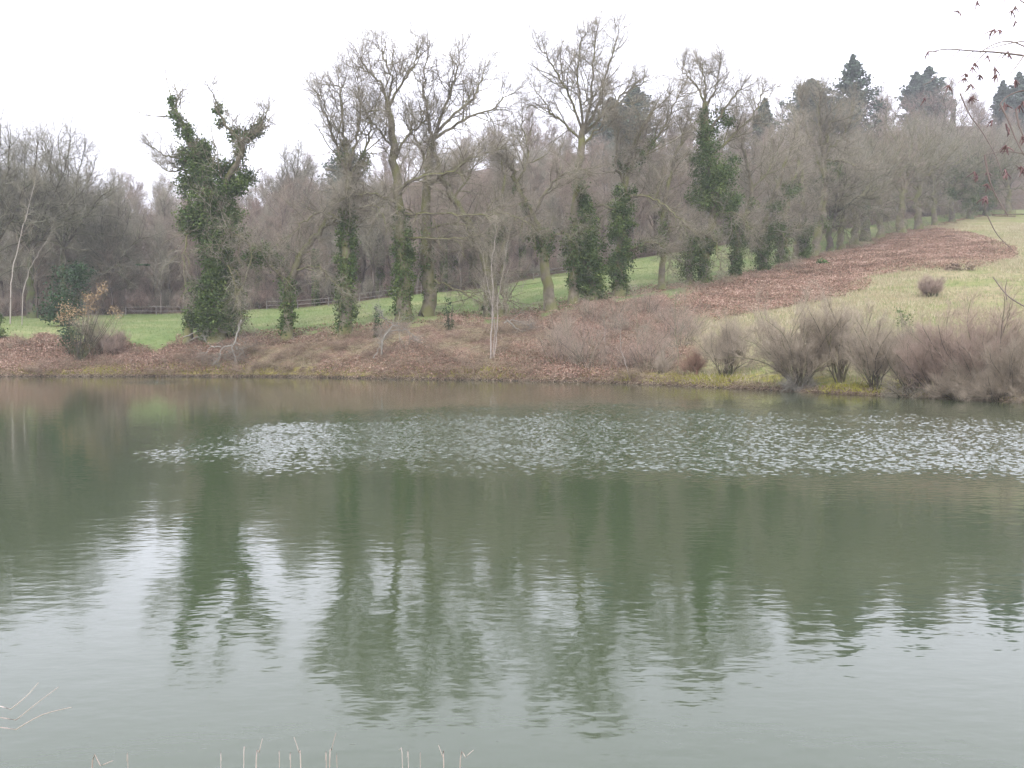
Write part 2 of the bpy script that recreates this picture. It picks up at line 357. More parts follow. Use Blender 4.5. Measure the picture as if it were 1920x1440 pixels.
def ground():
    xs = np.concatenate([np.arange(-700, -130, 30), np.arange(-130, 215, .9), np.arange(215, 800, 30)])
    ys = np.concatenate([np.arange(-120, -4, 12), np.arange(-4, 6, .5), np.arange(6, 34, 4), np.arange(34, 130, .55), np.arange(130, 230, 1.2), np.arange(230, 500, 8), np.arange(500, 900, 50)])
    X, Y = np.meshgrid(xs, ys); Z = ground_z(X, Y); nx, ny = len(xs), len(ys)
    acc = Acc(); i = np.arange(ny - 1)[:, None] * nx; j = np.arange(nx - 1)[None, :]
    q = np.stack([i + j, i + j + 1, i + j + nx + 1, i + j + nx], -1).reshape(-1, 4)
    acc.add(np.stack([X, Y, Z], -1), quads=q, tint=0.5)
    m, t, b = newmat('ground cover')
    nd = t.nodes.new; lk = t.links.new
    g = nd('ShaderNodeTexCoord')
    def noise(s, det=5, sc=(1, 1, 1)):
        mp_ = nd('ShaderNodeMapping'); mp_.inputs['Scale'].default_value = sc; n = nd('ShaderNodeTexNoise'); n.inputs['Scale'].default_value = s; n.inputs['Detail'].default_value = det
        n.inputs['Roughness'].default_value = .65
        lk(g.outputs['Object'], mp_.inputs[0]); lk(mp_.outputs[0], n.inputs[0]); return n.outputs[0]
    n1, n2, n3 = noise(.16), noise(1.6), noise(.45)
    def col(src, pairs): r = ramp(t, pairs); lk(src, r.inputs[0]); return r.outputs[0]
    def mixc(f, a, c):
        x = nd('ShaderNodeMix'); x.data_type = 'RGBA'; lk(f, x.inputs[0]); lk(a, x.inputs[6]); lk(c, x.inputs[7]); return x.outputs[2]
    def attr(n): a = nd('ShaderNodeAttribute'); a.attribute_name = n; return a.outputs['Fac']
    def warp(f, src, k=.8):
        a = nd('ShaderNodeMath'); a.operation = 'SUBTRACT'; a.inputs[1].default_value = .5; lk(src, a.inputs[0])
        c = nd('ShaderNodeMath'); c.operation = 'MULTIPLY_ADD'; c.inputs[1].default_value = k; lk(a.outputs[0], c.inputs[0]); lk(f, c.inputs[2])
        s = nd('ShaderNodeMapRange'); s.inputs[1].default_value = .3; s.inputs[2].default_value = .7; lk(c.outputs[0], s.inputs[0]); return s.outputs[0]
    green = mixc(col(n1, [(.42, (0, 0, 0)), (.66, (1, 1, 1))]), col(n2, [(.3, (.105, .155, .05)), (.7, (.17, .22, .078))]), col(n2, [(.3, (.19, .205, .09)), (.7, (.28, .28, .13))]))
    tan = mixc(col(n1, [(.40, (0, 0, 0)), (.60, (1, 1, 1))]), col(n2, [(.3, (.21, .185, .095)), (.7, (.33, .28, .16))]), col(n2, [(.3, (.14, .165, .055)), (.7, (.24, .245, .095))]))
    rusc = mixc(col(n3, [(.4, (0, 0, 0)), (.6, (1, 1, 1))]), col(n2, [(.25, (.11, .065, .048)), (.5, (.21, .125, .09)), (.75, (.34, .23, .17))]), col(n2, [(.25, (.14, .11, .06)), (.75, (.30, .25, .14))]))
    bankc = mixc(col(n3, [(.38, (0, 0, 0)), (.58, (1, 1, 1))]), col(n2, [(.3, (.13, .08, .055)), (.7, (.27, .17, .125))]), col(n2, [(.3, (.11, .10, .05)), (.7, (.25, .21, .12))]))
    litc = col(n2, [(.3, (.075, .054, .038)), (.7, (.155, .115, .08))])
    mossc = col(n2, [(.3, (.14, .13, .03)), (.7, (.34, .31, .08))])
    c = mixc(warp(attr('right'), n3), green, tan)
    c = mixc(warp(attr('bank'), n3), c, bankc)
    c = mixc(warp(attr('russet'), n3), c, rusc)
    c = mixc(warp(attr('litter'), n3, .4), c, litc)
    c = mixc(warp(attr('mossy'), n2, .9), c, mossc)
    # dark brown band low down where the bank is undercut by the water
    ge = nd('ShaderNodeNewGeometry'); sx = nd('ShaderNodeSeparateXYZ'); lk(ge.outputs['Position'], sx.inputs[0])
    low_edge = nd('ShaderNodeMapRange'); low_edge.inputs[1].default_value = .22; low_edge.inputs[2].default_value = .12; lk(sx.outputs['Z'], low_edge.inputs[0])
    dark_brown = nd('ShaderNodeRGB'); dark_brown.outputs[0].default_value = (.045, .035, .025, 1)
    c = mixc(low_edge.outputs[0], c, dark_brown.outputs[0])
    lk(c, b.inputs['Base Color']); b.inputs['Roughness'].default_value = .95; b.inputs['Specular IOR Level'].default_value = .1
    bp = nd('ShaderNodeBump'); bp.inputs['Strength'].default_value = .6; bp.inputs['Distance'].default_value = .25; lk(n2, bp.inputs['Height']); lk(bp.outputs[0], b.inputs['Normal'])
    o = acc.build('ground', m); tag(o, kind='structure', label='grassy meadow and russet bank rising behind the pond')
    ms = masks(X.ravel(), Y.ravel(), Z.ravel())
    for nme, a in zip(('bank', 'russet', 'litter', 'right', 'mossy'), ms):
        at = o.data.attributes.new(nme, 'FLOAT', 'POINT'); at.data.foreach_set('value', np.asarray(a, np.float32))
    return o
ground()

WL, WS, SL = .165, .44, .165
def water():
    xs = np.concatenate([np.arange(-300, -60, 15), np.arange(-60, -16, .6), np.arange(-16, 23, .036), np.arange(23, 60, .6), np.arange(60, 300, 15)]); ys = np.concatenate([np.arange(1, 14.5, .5), np.arange(14.5, 42, .036), np.arange(42, 60, .5), np.arange(60, 110, 2)])
    X, Y = np.meshgrid(xs, ys); nx, ny = len(xs), len(ys)
    acc = Acc(); i = np.arange(ny - 1)[:, None] * nx; j = np.arange(nx - 1)[None, :]
    q = np.stack([i + j, i + j + 1, i + j + nx + 1, i + j + nx], -1).reshape(-1, 4)
    px, py = proj(X, Y, 0 * X)
    jn = hnoise(X * .5, Y * .35) * 1.4
    lo = np.interp(px, [200, 400, 900, 1400, 1920], [880, 880, 890, 905, 910])
    hi = np.interp(px, [200, 400, 600, 900, 1300, 1920], [835, 800, 782, 762, 756, 775])
    a = sm(py + jn * 6, hi - 30, hi + 45) * (1 - sm(py + jn * 12, lo - 62, lo + 36)) * sm(px + jn * 40, 110, 560)
    a = a * (0.65 + 0.35 * sm(hnoise(X * .33 + 3, Y * .25), -.35, .35))
    b2 = np.exp(-((px - 290) / 70) ** 2 - ((py - 717) / 5) ** 2) * .8 + np.exp(-((px - 480) / 60) ** 2 - ((py - 716) / 4) ** 2) * .3
    c2 = 0.28 * sm(px, 600, 1000) * sm(py, 722, 735) * (1 - sm(py, 775, 800))
    # wind ripples: real waves with a ring-shaped spectrum, travelling mostly toward the viewer
    n = 1024; st = .036; k = np.fft.fftfreq(n, st); KX, KY = np.meshgrid(k, k); kk = np.hypot(KX, KY) + 1e-9
    sp = np.exp(-.5 * ((np.log(kk) - math.log(1 / WL)) / WS) ** 2) * (.25 + .75 * (KY / kk) ** 2); rn = np.random.RandomState(4)
    fld = np.real(np.fft.ifft2(np.fft.fft2(rn.randn(n, n)) * sp)); fld /= np.std(np.diff(fld, axis=0)) / st
    fx = ((X + 20) / st) % n; fy = (Y / st) % n; xi = fx.astype(int); yi = fy.astype(int)
    wv = fld[yi, xi]
    gust = np.real(np.fft.ifft2(np.fft.fft2(rn.randn(n, n)) * np.exp(-.5 * (kk / .35) ** 2))); gust /= gust.std(); gu = gust[yi, xi]
    am = np.clip(np.clip(a * 1.35 + .06 * gu * sm(a, 0, .3), 0, 1) * (1 + .05 * gu), 0, 1.4) * ((X > -15.8) & (X < 22.8) & (Y > 14.6) & (Y < 41.9))
    Zw = wv * am * SL
    acc.add(np.stack([X, Y, Zw], -1), quads=q)
    a = np.clip(b2 + c2 * (Y > 41), 0, 1)
    m, t, b = newmat('pond water'); nd = t.nodes.new; lk = t.links.new
    b.inputs['Base Color'].default_value = (.047, .064, .033, 1); b.inputs['Roughness'].default_value = .04; b.inputs['IOR'].default_value = 1.33
    g = nd('ShaderNodeTexCoord')
    def noise(s, det, sc, rough=.5):
        mp_ = nd('ShaderNodeMapping'); mp_.inputs['Scale'].default_value = sc; n = nd('ShaderNodeTexNoise'); n.inputs['Scale'].default_value = s; n.inputs['Detail'].default_value = det; n.inputs['Roughness'].default_value = rough
        lk(g.outputs['Object'], mp_.inputs[0]); lk(mp_.outputs[0], n.inputs[0]); return n.outputs[0]
    at = nd('ShaderNodeAttribute'); at.attribute_name = 'ripple'
    def mul(a, c):
        x = nd('ShaderNodeMath'); x.operation = 'MULTIPLY'
        for k, s in enumerate((a, c)):
            if isinstance(s, float): x.inputs[k].default_value = s
            else: lk(s, x.inputs[k])
        return x.outputs[0]
    def add(a, c): x = nd('ShaderNodeMath'); x.operation = 'ADD'; lk(a, x.inputs[0]); lk(c, x.inputs[1]); return x.outputs[0]
    calm = add(mul(noise(1.0, 2, (1, 1.2, 1)), .0036), mul(noise(5.5, 2, (.7, 1.1, 1)), .0028))
    e1 = nd('ShaderNodeMath'); e1.operation = 'MULTIPLY_ADD'; e1.inputs[1].default_value = .9; lk(noise(.9, 3, (1, .7, 1), .7), e1.inputs[0]); lk(at.outputs['Fac'], e1.inputs[2])
    e2 = nd('ShaderNodeMapRange'); e2.inputs[1].default_value = .55; e2.inputs[2].default_value = 1.25; lk(e1.outputs[0], e2.inputs[0])
    e3 = mul(e2.outputs[0], at.outputs['Fac'])
    c0 = nd('ShaderNodeMath'); c0.operation = 'SUBTRACT'; c0.inputs[1].default_value = .5; lk(noise(1.0, 1, (6, 1.5, 1), .5), c0.inputs[0])
    rip = mul(mul(c0.outputs[0], e3), .2)
    h = add(calm, rip)
    bp = nd('ShaderNodeBump'); bp.inputs['Strength'].default_value = 1; bp.inputs['Distance'].default_value = 1
    lk(h, bp.inputs['Height']); lk(bp.outputs[0], b.inputs['Normal'])
    o = acc.build('water', m); tag(o, kind='structure', label='green pond water with a rippled band')
    v = o.data.attributes.new('ripple', 'FLOAT', 'POINT'); v.data.foreach_set('value', a.ravel().astype(np.float32))
water()

# ------------------------------------------------------------------ trees
def crown_fill(acc_b, acc_t, pts, rad, n1, l1, rs, H, z0, t0=.25, dens=1.0, fan=False, low_up=-.25, tend=True, lod=0, seglen=1.0):
    """auto branches on one limb: thicker ones into acc_b, twigs into acc_t"""
    p, d, r, t = children(pts[None], rad[None], max(1, int(n1)), t0, 1.0, (.5, 1.25), rs)
    ln = 1.42 * l1 * (1.05 - .5 * t) * (.6 + .7 * rs.rand(len(t)))
    if tend:
        k = 4; tip = np.repeat(pts[-1:], k, 0); td = unit(pts[-1] - pts[-3])[None] + rs.randn(k, 3) * .38
        p = np.vstack([p, tip]); d = np.vstack([d, td]); r = np.append(r, np.repeat(rad[-1], k)); t = np.append(t, np.ones(k)); ln = np.append(ln, l1 * (.8 + .4 * rs.rand(k)))
    hf = np.clip((p[:, 2] - z0) / H, 0, 1); up = low_up + 1.15 * sm(hf, .15, .75)
    r0 = np.minimum(r * .55, .010 * ln + .008) + .005
    b1, q1 = grow(p, d, ln, r0, 7, .17, up * .8, rs, .28)
    tb = .35 + .3 * rs.rand(len(p)); tubes(acc_b, b1, q1, 5, tb)
    def lvl(b, q, n, lr, S, K, r_, wig, upk, acc, tt):
        p, d, r, t = children(b, q, n, .1, 1.0, (.5, 1.25), rs)
        base = np.repeat(np.linalg.norm(b[:, -1] - b[:, 0], axis=1), n)
        ln = base * lr * (1.05 - .5 * t) * (.6 + .7 * rs.rand(len(t)))
        hf = np.clip((p[:, 2] - z0) / H, 0, 1)
        u = (low_up + 1.15 * sm(hf, .15, .75)) * upk
        rr = np.minimum(r * .7, r_)
        bb, qq = grow(p, d, ln, rr, S, wig, u, rs, .35)
        tubes(acc, bb, qq, K, tt - .2 + .75 * rs.rand(len(p))); return bb, qq
    b2, q2 = lvl(b1, q1, max(3, int((6 if low_up < -.3 else 8) * dens)), .60, 5, 4 if lod == 0 else 3, .03, .17, .3, acc_t, .25)
    b3, q3 = lvl(b2, q2, max(3, int(6 * dens)), .5, 3, 3, .016, .2, .15, acc_t, .3)
    n4 = (2 if low_up < -.3 else 3) if lod == 0 else 4
    p, d, r, t = children(b3, q3, n4, .1, 1.0, (.5, 1.25), rs)
    ln = (.35 + .55 * rs.rand(len(p)))
    spikes(acc_t, p, p + d * ln[:, None], np.minimum(r, .0115), .45 + .45 * rs.rand(len(p)))

def limb(px, w, d, dd, n=None, kink=.0, rs=RS):
    n = n or max(10, 4 * len(px))
    q = catmull(np.array(px, float), n); t = np.linspace(0, 1, n)
    pts = np.array([P(a, b, d + dd * x) for (a, b), x in zip(q, t)])
    m = d / F
    pts += rs.randn(n, 3) * kink * m * sm(t, 0, .2)[:, None]
    rad = .42 * m * (w[0] * (1 - t) + w[1] * t)
    return pts, rad

IV = {}
def ivy_part(root, base, blobs, d, rs, dens=1.0, size=.17, name='ivy'):
    acc = Acc()
    for bl in blobs:
        px, py, rx, ry = bl[:4]; k = bl[4] if len(bl) > 4 else 1.0; dd = bl[5] if len(bl) > 5 else 0
        c = P(px, py, d + dd); m = d / F; rx_, rz_ = rx * m, ry * m
        nsub = max(4, int(8 * (rx_ * rz_) ** .5 * 2.2))
        # knots of leaves inside the ellipsoid, so the outline stays uneven
        u = unit(rs.randn(nsub, 3)) * (rs.rand(nsub, 1) ** .3)
        cc = c + u * np.array([rx_ * 1.1, max(rx_ * 1.1, .4), rz_])
        n = int(560 * k * dens * (rx_ * rz_) ** .8 * 2.2) + 40
        which = rs.randint(0, nsub, n); sg = .24 * min(rx_, rz_) + .11
        pts = cc[which] + rs.randn(n, 3) * sg
        tint = np.clip(.12 + .5 * rs.rand(nsub)[which] * .8 + .35 * rs.rand(n), 0, 1)
        leaves(acc, pts - base, size, rs, tint, .6, .35)
    o = acc.build(name, M['ivy'], root, smooth=False); return o

def row_tree(label, name, cat, d, limbs, ivy=(), seed=1, l1=3.2, per_m=1.5, twig='twig', bark='bark', dens=1.0, low_up=-.25, lod=0, H=None, ivyd=1.0, group='oaks along the top of the bank', leaf=.17, rootflare=1.45, strands=0):
    rs = np.random.RandomState(seed)
    x0, y0 = limbs[0]['p'][0]; base = P(x0, y0, d); gz = float(ground_z(base[0], base[1])); base[2] = gz
    top = min(p[1] for l in limbs for p in l['p']); H = H or (P(x0, top, d)[2] - gz + 2)
    root = empty(name, base, label=label, cat=cat, group=group)
    ab, ac = Acc(), Acc()
    for i, l in enumerate(limbs):
        pts, rad = limb(l['p'], l['w'], d, l.get('dd', 0), kink=l.get('kink', 1.6), rs=rs)
        if not l.get('root', i == 0): rad = rad * .72
        if l.get('root', i == 0):
            rad[:3] *= np.array([rootflare, 1.22, 1.07]); pts[0, 2] = float(ground_z(pts[0, 0], pts[0, 1])) - .25
        pts = pts - base
        tubes(ab, pts[None], rad[None], 9, .5)
        ln = np.linalg.norm(np.diff(pts, axis=0), axis=1).sum()
        if l.get('n', 1) > 0:
            crown_fill(ab, ac, pts, rad, 1.5 * ln * per_m * l.get('n', 1) * 1.1, l.get('l1', l1), rs, H, 0, t0=l.get('t0', .45 if i == 0 else .15), dens=dens, low_up=l.get('lu', low_up), lod=lod)
    ab.build('trunk', M[bark], root); ac.build('crown', M[twig], root)
    if ivy: ivy_part(root, base, ivy, d, rs, ivyd, leaf)
    return root

def col_ivy(pts, r, step=14, k=1.0):
    """ivy sheath along a pixel polyline"""
    q = catmull(pts, max(3, int(abs(pts[0][1] - pts[-1][1]) / step) + 2)); n = len(q)
    rr = np.interp(np.linspace(0, 1, n), np.linspace(0, 1, len(r)), r)
    return [(a + RS.uniform(-.15, .15) * b_, y, b_ * RS.uniform(.8, 1.15), step * .75, k) for (a, y), b_ in zip(q, rr)]

# T1: the big ivy-covered oak
row_tree('tall oak smothered in dark ivy from foot to broken crown, above white fallen branches', 'ivy_covered_oak', 'tree', row_d(405), [
  dict(p=[(407, 650), (405, 560), (402, 480), (395, 400), (380, 330), (352, 262), (330, 205)], w=(36, 7), n=.55, t0=.3, l1=3.4),
  dict(p=[(400, 420), (425, 340), (452, 290), (456, 262)], w=(20, 13), dd=-1.5, n=.5),
  dict(p=[(456, 268), (428, 240), (410, 208), (396, 165)], w=(12, 3), dd=-2, n=1.0, l1=1.8),
  dict(p=[(456, 268), (476, 246), (494, 228), (500, 212)], w=(10, 4), dd=-1, n=1.3, l1=1.8),
  dict(p=[(352, 625), (360, 596), (375, 575), (392, 560)], w=(16, 10), dd=.5, n=0, root=True),
  dict(p=[(372, 310), (340, 300), (312, 292), (285, 275)], w=(8, 2.5), dd=-2, n=1.2, l1=1.6, lu=.1),
  dict(p=[(375, 345), (345, 318), (320, 322), (296, 308)], w=(8, 2.5), dd=1, n=1.2, l1=1.6, lu=.1),
  dict(p=[(405, 480), (440, 440), (470, 470), (455, 540)], w=(7, 2), dd=-3, n=1.2, l1=2.4, lu=-.6),
  dict(p=[(405, 520), (430, 500), (440, 540), (452, 590)], w=(6, 2), dd=-3.5, n=1.2, l1=2.2, lu=-.7),
  dict(p=[(400, 440), (360, 430), (345, 480), (350, 540)], w=(6, 2), dd=-1.5, n=1.2, l1=2.2, lu=-.6),
 ], ivy=[(404, 560, 26, 50, 1.3), (402, 500, 22, 40, 1.3), (410, 460, 30, 26, 1.2), (446, 560, 12, 26, .7), (408, 612, 30, 24, 1.3), (385, 600, 28, 20), (432, 600, 20, 22), (405, 575, 36, 26), (395, 548, 34, 24), (425, 550, 24, 26), (410, 520, 28, 26), (428, 505, 18, 22),
         (412, 485, 24, 24), (400, 462, 26, 20), (425, 440, 30, 22), (372, 432, 24, 16), (350, 422, 16, 12), (395, 415, 34, 22), (440, 405, 20, 14), (365, 400, 30, 18), (400, 385, 34, 20),
         (375, 362, 36, 22), (415, 365, 30, 20), (440, 348, 32, 18), (462, 330, 18, 12), (365, 335, 28, 20), (400, 330, 34, 22), (390, 305, 32, 20), (358, 300, 24, 18), (360, 275, 26, 18), (392, 285, 20, 14), (346, 250, 16, 14), (335, 228, 9, 14),
         (452, 262, 18, 12), (470, 250, 16, 10), (440, 250, 12, 10), (365, 590, 16, 14), (355, 606, 9, 12), (414, 222, 6, 18), (405, 200, 4, 14, .8), (326, 205, 6, 14), (322, 190, 4, 10, .8), (482, 240, 10, 8), (492, 228, 6, 8, .8), (448, 280, 10, 18), (436, 310, 14, 20)],
 seed=3, per_m=1.3, low_up=-.4, ivyd=1.25)
IVG = 'ivied oaks along the top of the bank'
row_tree('short leaning pollard with green mossy trunk and a snapped crooked top', 'leaning_oak', 'tree', row_d(540), [
  dict(p=[(538, 634), (541, 590), (540, 545), (552, 505), (572, 465), (600, 432), (618, 402)], w=(23, 9), n=.9, t0=.45, l1=2.6),
  dict(p=[(541, 540), (524, 515), (505, 500), (490, 470)], w=(10, 3), dd=-2, l1=2.2),
  dict(p=[(550, 510), (590, 500), (620, 520), (640, 545)], w=(8, 2), dd=-2.5, l1=2.2, lu=-.5),
  dict(p=[(600, 432), (640, 405), (660, 380)], w=(9, 3), dd=1, l1=2.4),
 ], ivy=col_ivy([(538, 622), (541, 570), (540, 530)], [10, 11, 10], k=.9) + [(490, 478, 26, 15), (470, 485, 14, 12), (512, 488, 12, 10)], seed=5, low_up=-.4)
row_tree('straight slender oak with an ivy sleeve and rounded fan of fine twigs on top', 'sleeved_oak', 'tree', row_d(650), [
  dict(p=[(648, 626), (650, 520), (650, 420), (654, 340), (652, 290)], w=(24, 14), n=.7, t0=.4, l1=2.8),
  dict(p=[(652, 330), (630, 270), (610, 215), (602, 180)], w=(9, 3), dd=-1.5, l1=2.7),
  dict(p=[(653, 320), (645, 250), (640, 190), (636, 150)], w=(10, 3), dd=1, l1=2.7),
  dict(p=[(653, 320), (668, 255), (674, 200), (672, 150)], w=(10, 3), dd=-1, l1=2.7),
  dict(p=[(654, 335), (688, 275), (700, 225), (706, 190)], w=(9, 3), dd=2, l1=2.7),
  dict(p=[(650, 420), (610, 400), (575, 410), (548, 440)], w=(8, 2), dd=-2, l1=2.4, lu=-.4),
  dict(p=[(650, 400), (692, 385), (715, 400), (725, 430)], w=(8, 2), dd=-2, l1=2.2, lu=-.4),
 ], ivy=col_ivy([(648, 612), (648, 560), (649, 500), (651, 440), (652, 390)], [14, 17, 15, 16, 12]) + [(685, 300, 10, 22, .7), (640, 300, 9, 20, .6)], seed=8, group=IVG)
row_tree('tall bare oak forking high, ivy on the lower trunk and long mossy side limbs', 'forked_oak', 'tree', row_d(758), [
  dict(p=[(757, 602), (755, 500), (752, 420), (744, 340), (736, 260), (728, 190)], w=(30, 13), n=.35, t0=.4, l1=2.6),
  dict(p=[(728, 195), (712, 155), (690, 130), (676, 110)], w=(9, 3), dd=-1.5, l1=2.6),
  dict(p=[(728, 190), (735, 150), (722, 115), (712, 90)], w=(8, 3), dd=1.5, l1=2.4),
  dict(p=[(730, 200), (755, 150), (775, 125), (782, 95)], w=(9, 3), dd=0, l1=2.6),
  dict(p=[(745, 372), (760, 345), (800, 330), (850, 320), (870, 300)], w=(14, 4), dd=-3, l1=2.6),
  dict(p=[(748, 385), (720, 370), (690, 362), (650, 368)], w=(10, 3), dd=-3, l1=2.4, lu=-.3),
  dict(p=[(756, 402), (800, 400), (860, 402), (930, 405)], w=(9, 3), dd=-4, l1=2.2, lu=-.45),
  dict(p=[(758, 446), (800, 446), (850, 447), (900, 440)], w=(8, 2), dd=-2.5, l1=2.0, lu=-.45),
  dict(p=[(740, 300), (765, 255), (790, 235), (815, 210)], w=(9, 3), dd=2, l1=2.4),
  dict(p=[(738, 280), (715, 250), (695, 225), (680, 200)], w=(8, 3), dd=-2, l1=2.4),
 ], ivy=col_ivy([(757, 590), (755, 530), (756, 470), (752, 410)], [15, 19, 17, 15]), seed=12, group=IVG, per_m=1.35)
row_tree('broad bare oak with thick ivy-free flared trunk and a wide spreading crown', 'spreading_oak', 'tree', 81.5, [
  dict(p=[(798, 606), (806, 560), (802, 500), (798, 430), (800, 350), (812, 260)], w=(34, 15), n=.4, t0=.4, l1=2.8),
  dict(p=[(812, 265), (802, 210), (795, 160), (800, 110)], w=(10, 3), dd=-1.5, l1=2.7),
  dict(p=[(812, 260), (835, 200), (852, 150), (862, 100)], w=(11, 3), dd=1, l1=2.8),
  dict(p=[(813, 255), (850, 215), (890, 185), (905, 140)], w=(11, 3), dd=-1, l1=2.8),
  dict(p=[(812, 262), (870, 225), (920, 205), (950, 180)], w=(10, 3), dd=2, l1=2.8),
  dict(p=[(802, 330), (790, 280), (772, 250), (760, 220)], w=(9, 3), dd=2, l1=2.4),
  dict(p=[(800, 350), (840, 320), (880, 300), (930, 280)], w=(10, 3), dd=-2.5, l1=2.8),
  dict(p=[(802, 520), (840, 535), (880, 555), (915, 575)], w=(8, 2), dd=-2, l1=2, lu=-.5),
  dict(p=[(802, 430), (850, 420), (890, 430), (920, 460)], w=(8, 2), dd=-3, l1=2.2, lu=-.5),
 ], ivy=col_ivy([(806, 560), (802, 500), (800, 430)], [11, 12, 10], k=.35), seed=15, per_m=1.3)
row_tree('twin-stemmed oak whose main stem leans steeply over toward its neighbour', 'leaning_twin_oak', 'tree', row_d(925), [
  dict(p=[(935, 602), (922, 540), (906, 480), (880, 425), (850, 370), (828, 330), (812, 290)], w=(26, 9), n=.9, t0=.35, l1=2.8),
  dict(p=[(915, 604), (912, 560), (914, 510), (925, 460), (940, 400), (945, 330)], w=(18, 6), dd=1.5, n=1, root=True, l1=2.8),
  dict(p=[(955, 604), (945, 560), (940, 500), (944, 450)], w=(14, 5), dd=-.5, n=1.2, root=True, l1=2.4),
  dict(p=[(880, 425), (920, 400), (960, 405), (1000, 425)], w=(9, 3), dd=-2.5, l1=2.6, lu=-.4),
  dict(p=[(850, 370), (880, 330), (905, 290)], w=(8, 3), dd=1, l1=2.8),
 ], ivy=[(930, 445, 14, 20, .7), (945, 425, 12, 12, .7), (912, 580, 8, 20, .4)], seed=18, per_m=1.6, low_up=-.45)
row_tree('grey oak with a bare flared foot and a green ivy collar below its crooked limbs', 'crooked_oak', 'tree', row_d(1030), [
  dict(p=[(1034, 586), (1026, 530), (1020, 470), (1008, 425), (985, 385), (968, 345), (955, 310)], w=(27, 8), n=.9, t0=.45, l1=2.5),
  dict(p=[(1008, 390), (1030, 350), (1060, 325), (1095, 322)], w=(9, 3), dd=-2, l1=2.4),
  dict(p=[(1020, 460), (1045, 440), (1075, 420)], w=(7, 2), dd=-2, l1=2.0, lu=-.4),
  dict(p=[(968, 345), (990, 300), (985, 260), (975, 230)], w=(8, 3), dd=2, l1=2.6),
 ], ivy=[(1018, 470, 13, 22), (1010, 445, 20, 14), (1025, 440, 12, 14), (985, 395, 8, 14, .5), (970, 360, 7, 14, .4)], seed=21, group=IVG)
row_tree('tallest oak of the row, pale trunks in an ivy skirt, high vase of upright limbs', 'tall_oak', 'tree', row_d(1085), [
  dict(p=[(1076, 576), (1075, 500), (1078, 420), (1084, 340), (1090, 280), (1096, 240)], w=(22, 15), n=.3, t0=.45, l1=2.6),
  dict(p=[(1110, 572), (1106, 500), (1098, 420), (1092, 340)], w=(24, 13), dd=1.2, root=True, n=.3, l1=2.2),
  dict(p=[(1094, 250), (1068, 180), (1040, 130), (1018, 100)], w=(9, 3), dd=-1.5, l1=2.9),
  dict(p=[(1094, 245), (1085, 170), (1085, 110), (1092, 65)], w=(9, 3), dd=1.5, l1=2.6),
  dict(p=[(1096, 242), (1108, 180), (1112, 120), (1118, 65)], w=(10, 3), dd=0, l1=2.6),
  dict(p=[(1096, 245), (1125, 190), (1140, 130), (1158, 65)], w=(10, 3), dd=-1.5, l1=2.7),
  dict(p=[(1097, 250), (1140, 205), (1175, 170), (1205, 155)], w=(10, 3), dd=2, l1=2.7),
  dict(p=[(1092, 265), (1050, 225), (1030, 205), (1005, 170)], w=(8, 3), dd=2.5, l1=2.6),
  dict(p=[(1094, 270), (1130, 230), (1130, 200)], w=(8, 3), dd=-2.5, l1=2.4),
 ], ivy=col_ivy([(1078, 535), (1076, 480), (1078, 420)], [15, 20, 16]) + col_ivy([(1108, 545), (1106, 490), (1100, 420), (1090, 350)], [18, 24, 18, 9]) + [(1120, 560, 14, 14, .8), (1092, 450, 26, 20)], seed=24, per_m=1.5, group=IVG)
row_tree('oak with bulging ivy column on a thin dark foot, fresh green ivy up the fork', 'bulging_ivy_oak', 'tree', row_d(1165), [
  dict(p=[(1162, 556), (1162, 500), (1166, 420), (1170, 350), (1180, 300), (1200, 250), (1222, 210)], w=(24, 7), n=.6, t0=.5, l1=2.7),
  dict(p=[(1172, 350), (1160, 320), (1155, 290), (1160, 250)], w=(10, 4), dd=-1, l1=2.2),
  dict(p=[(1180, 310), (1210, 290), (1235, 250), (1260, 210), (1272, 180)], w=(9, 3), dd=1.5, l1=2.8),
  dict(p=[(1172, 470), (1200, 462), (1222, 455), (1245, 462)], w=(12, 6), dd=-1.5, l1=2.0, lu=-.3),
  dict(p=[(1168, 400), (1130, 385), (1100, 395), (1080, 420)], w=(8, 2), dd=-2.5, l1=2.4, lu=-.4),
  dict(p=[(1170, 370), (1210, 368), (1245, 385), (1275, 410)], w=(9, 3), dd=-3, l1=2.6, lu=-.4),
 ], ivy=col_ivy([(1162, 545), (1160, 510), (1162, 460), (1166, 410), (1170, 360)], [10, 22, 24, 26, 18]) + [(1205, 460, 18, 9, .8), (1230, 456, 16, 8, .7), (1162, 300, 8, 18, .7), (1175, 315, 14, 8, .7), (1198, 298, 8, 20, .6), (1220, 270, 7, 14, .5)], seed=27, group=IVG)
row_tree('thin dark oak standing between two ivy-heavy neighbours, nearly bare of ivy', 'thin_oak', 'tree', row_d(1243), [
  dict(p=[(1241, 548), (1243, 490), (1243, 430), (1248, 370), (1262, 310), (1280, 260)], w=(16, 5), n=1.0, t0=.35, l1=2.7),
  dict(p=[(1244, 400), (1222, 350), (1215, 300)], w=(7, 3), dd=1.5, l1=2.4),
  dict(p=[(1243, 430), (1280, 425), (1315, 440)], w=(7, 2), dd=-2.5, l1=2.2, lu=-.4),
 ], ivy=col_ivy([(1243, 470), (1244, 400)], [6, 7], k=.35), seed=30)
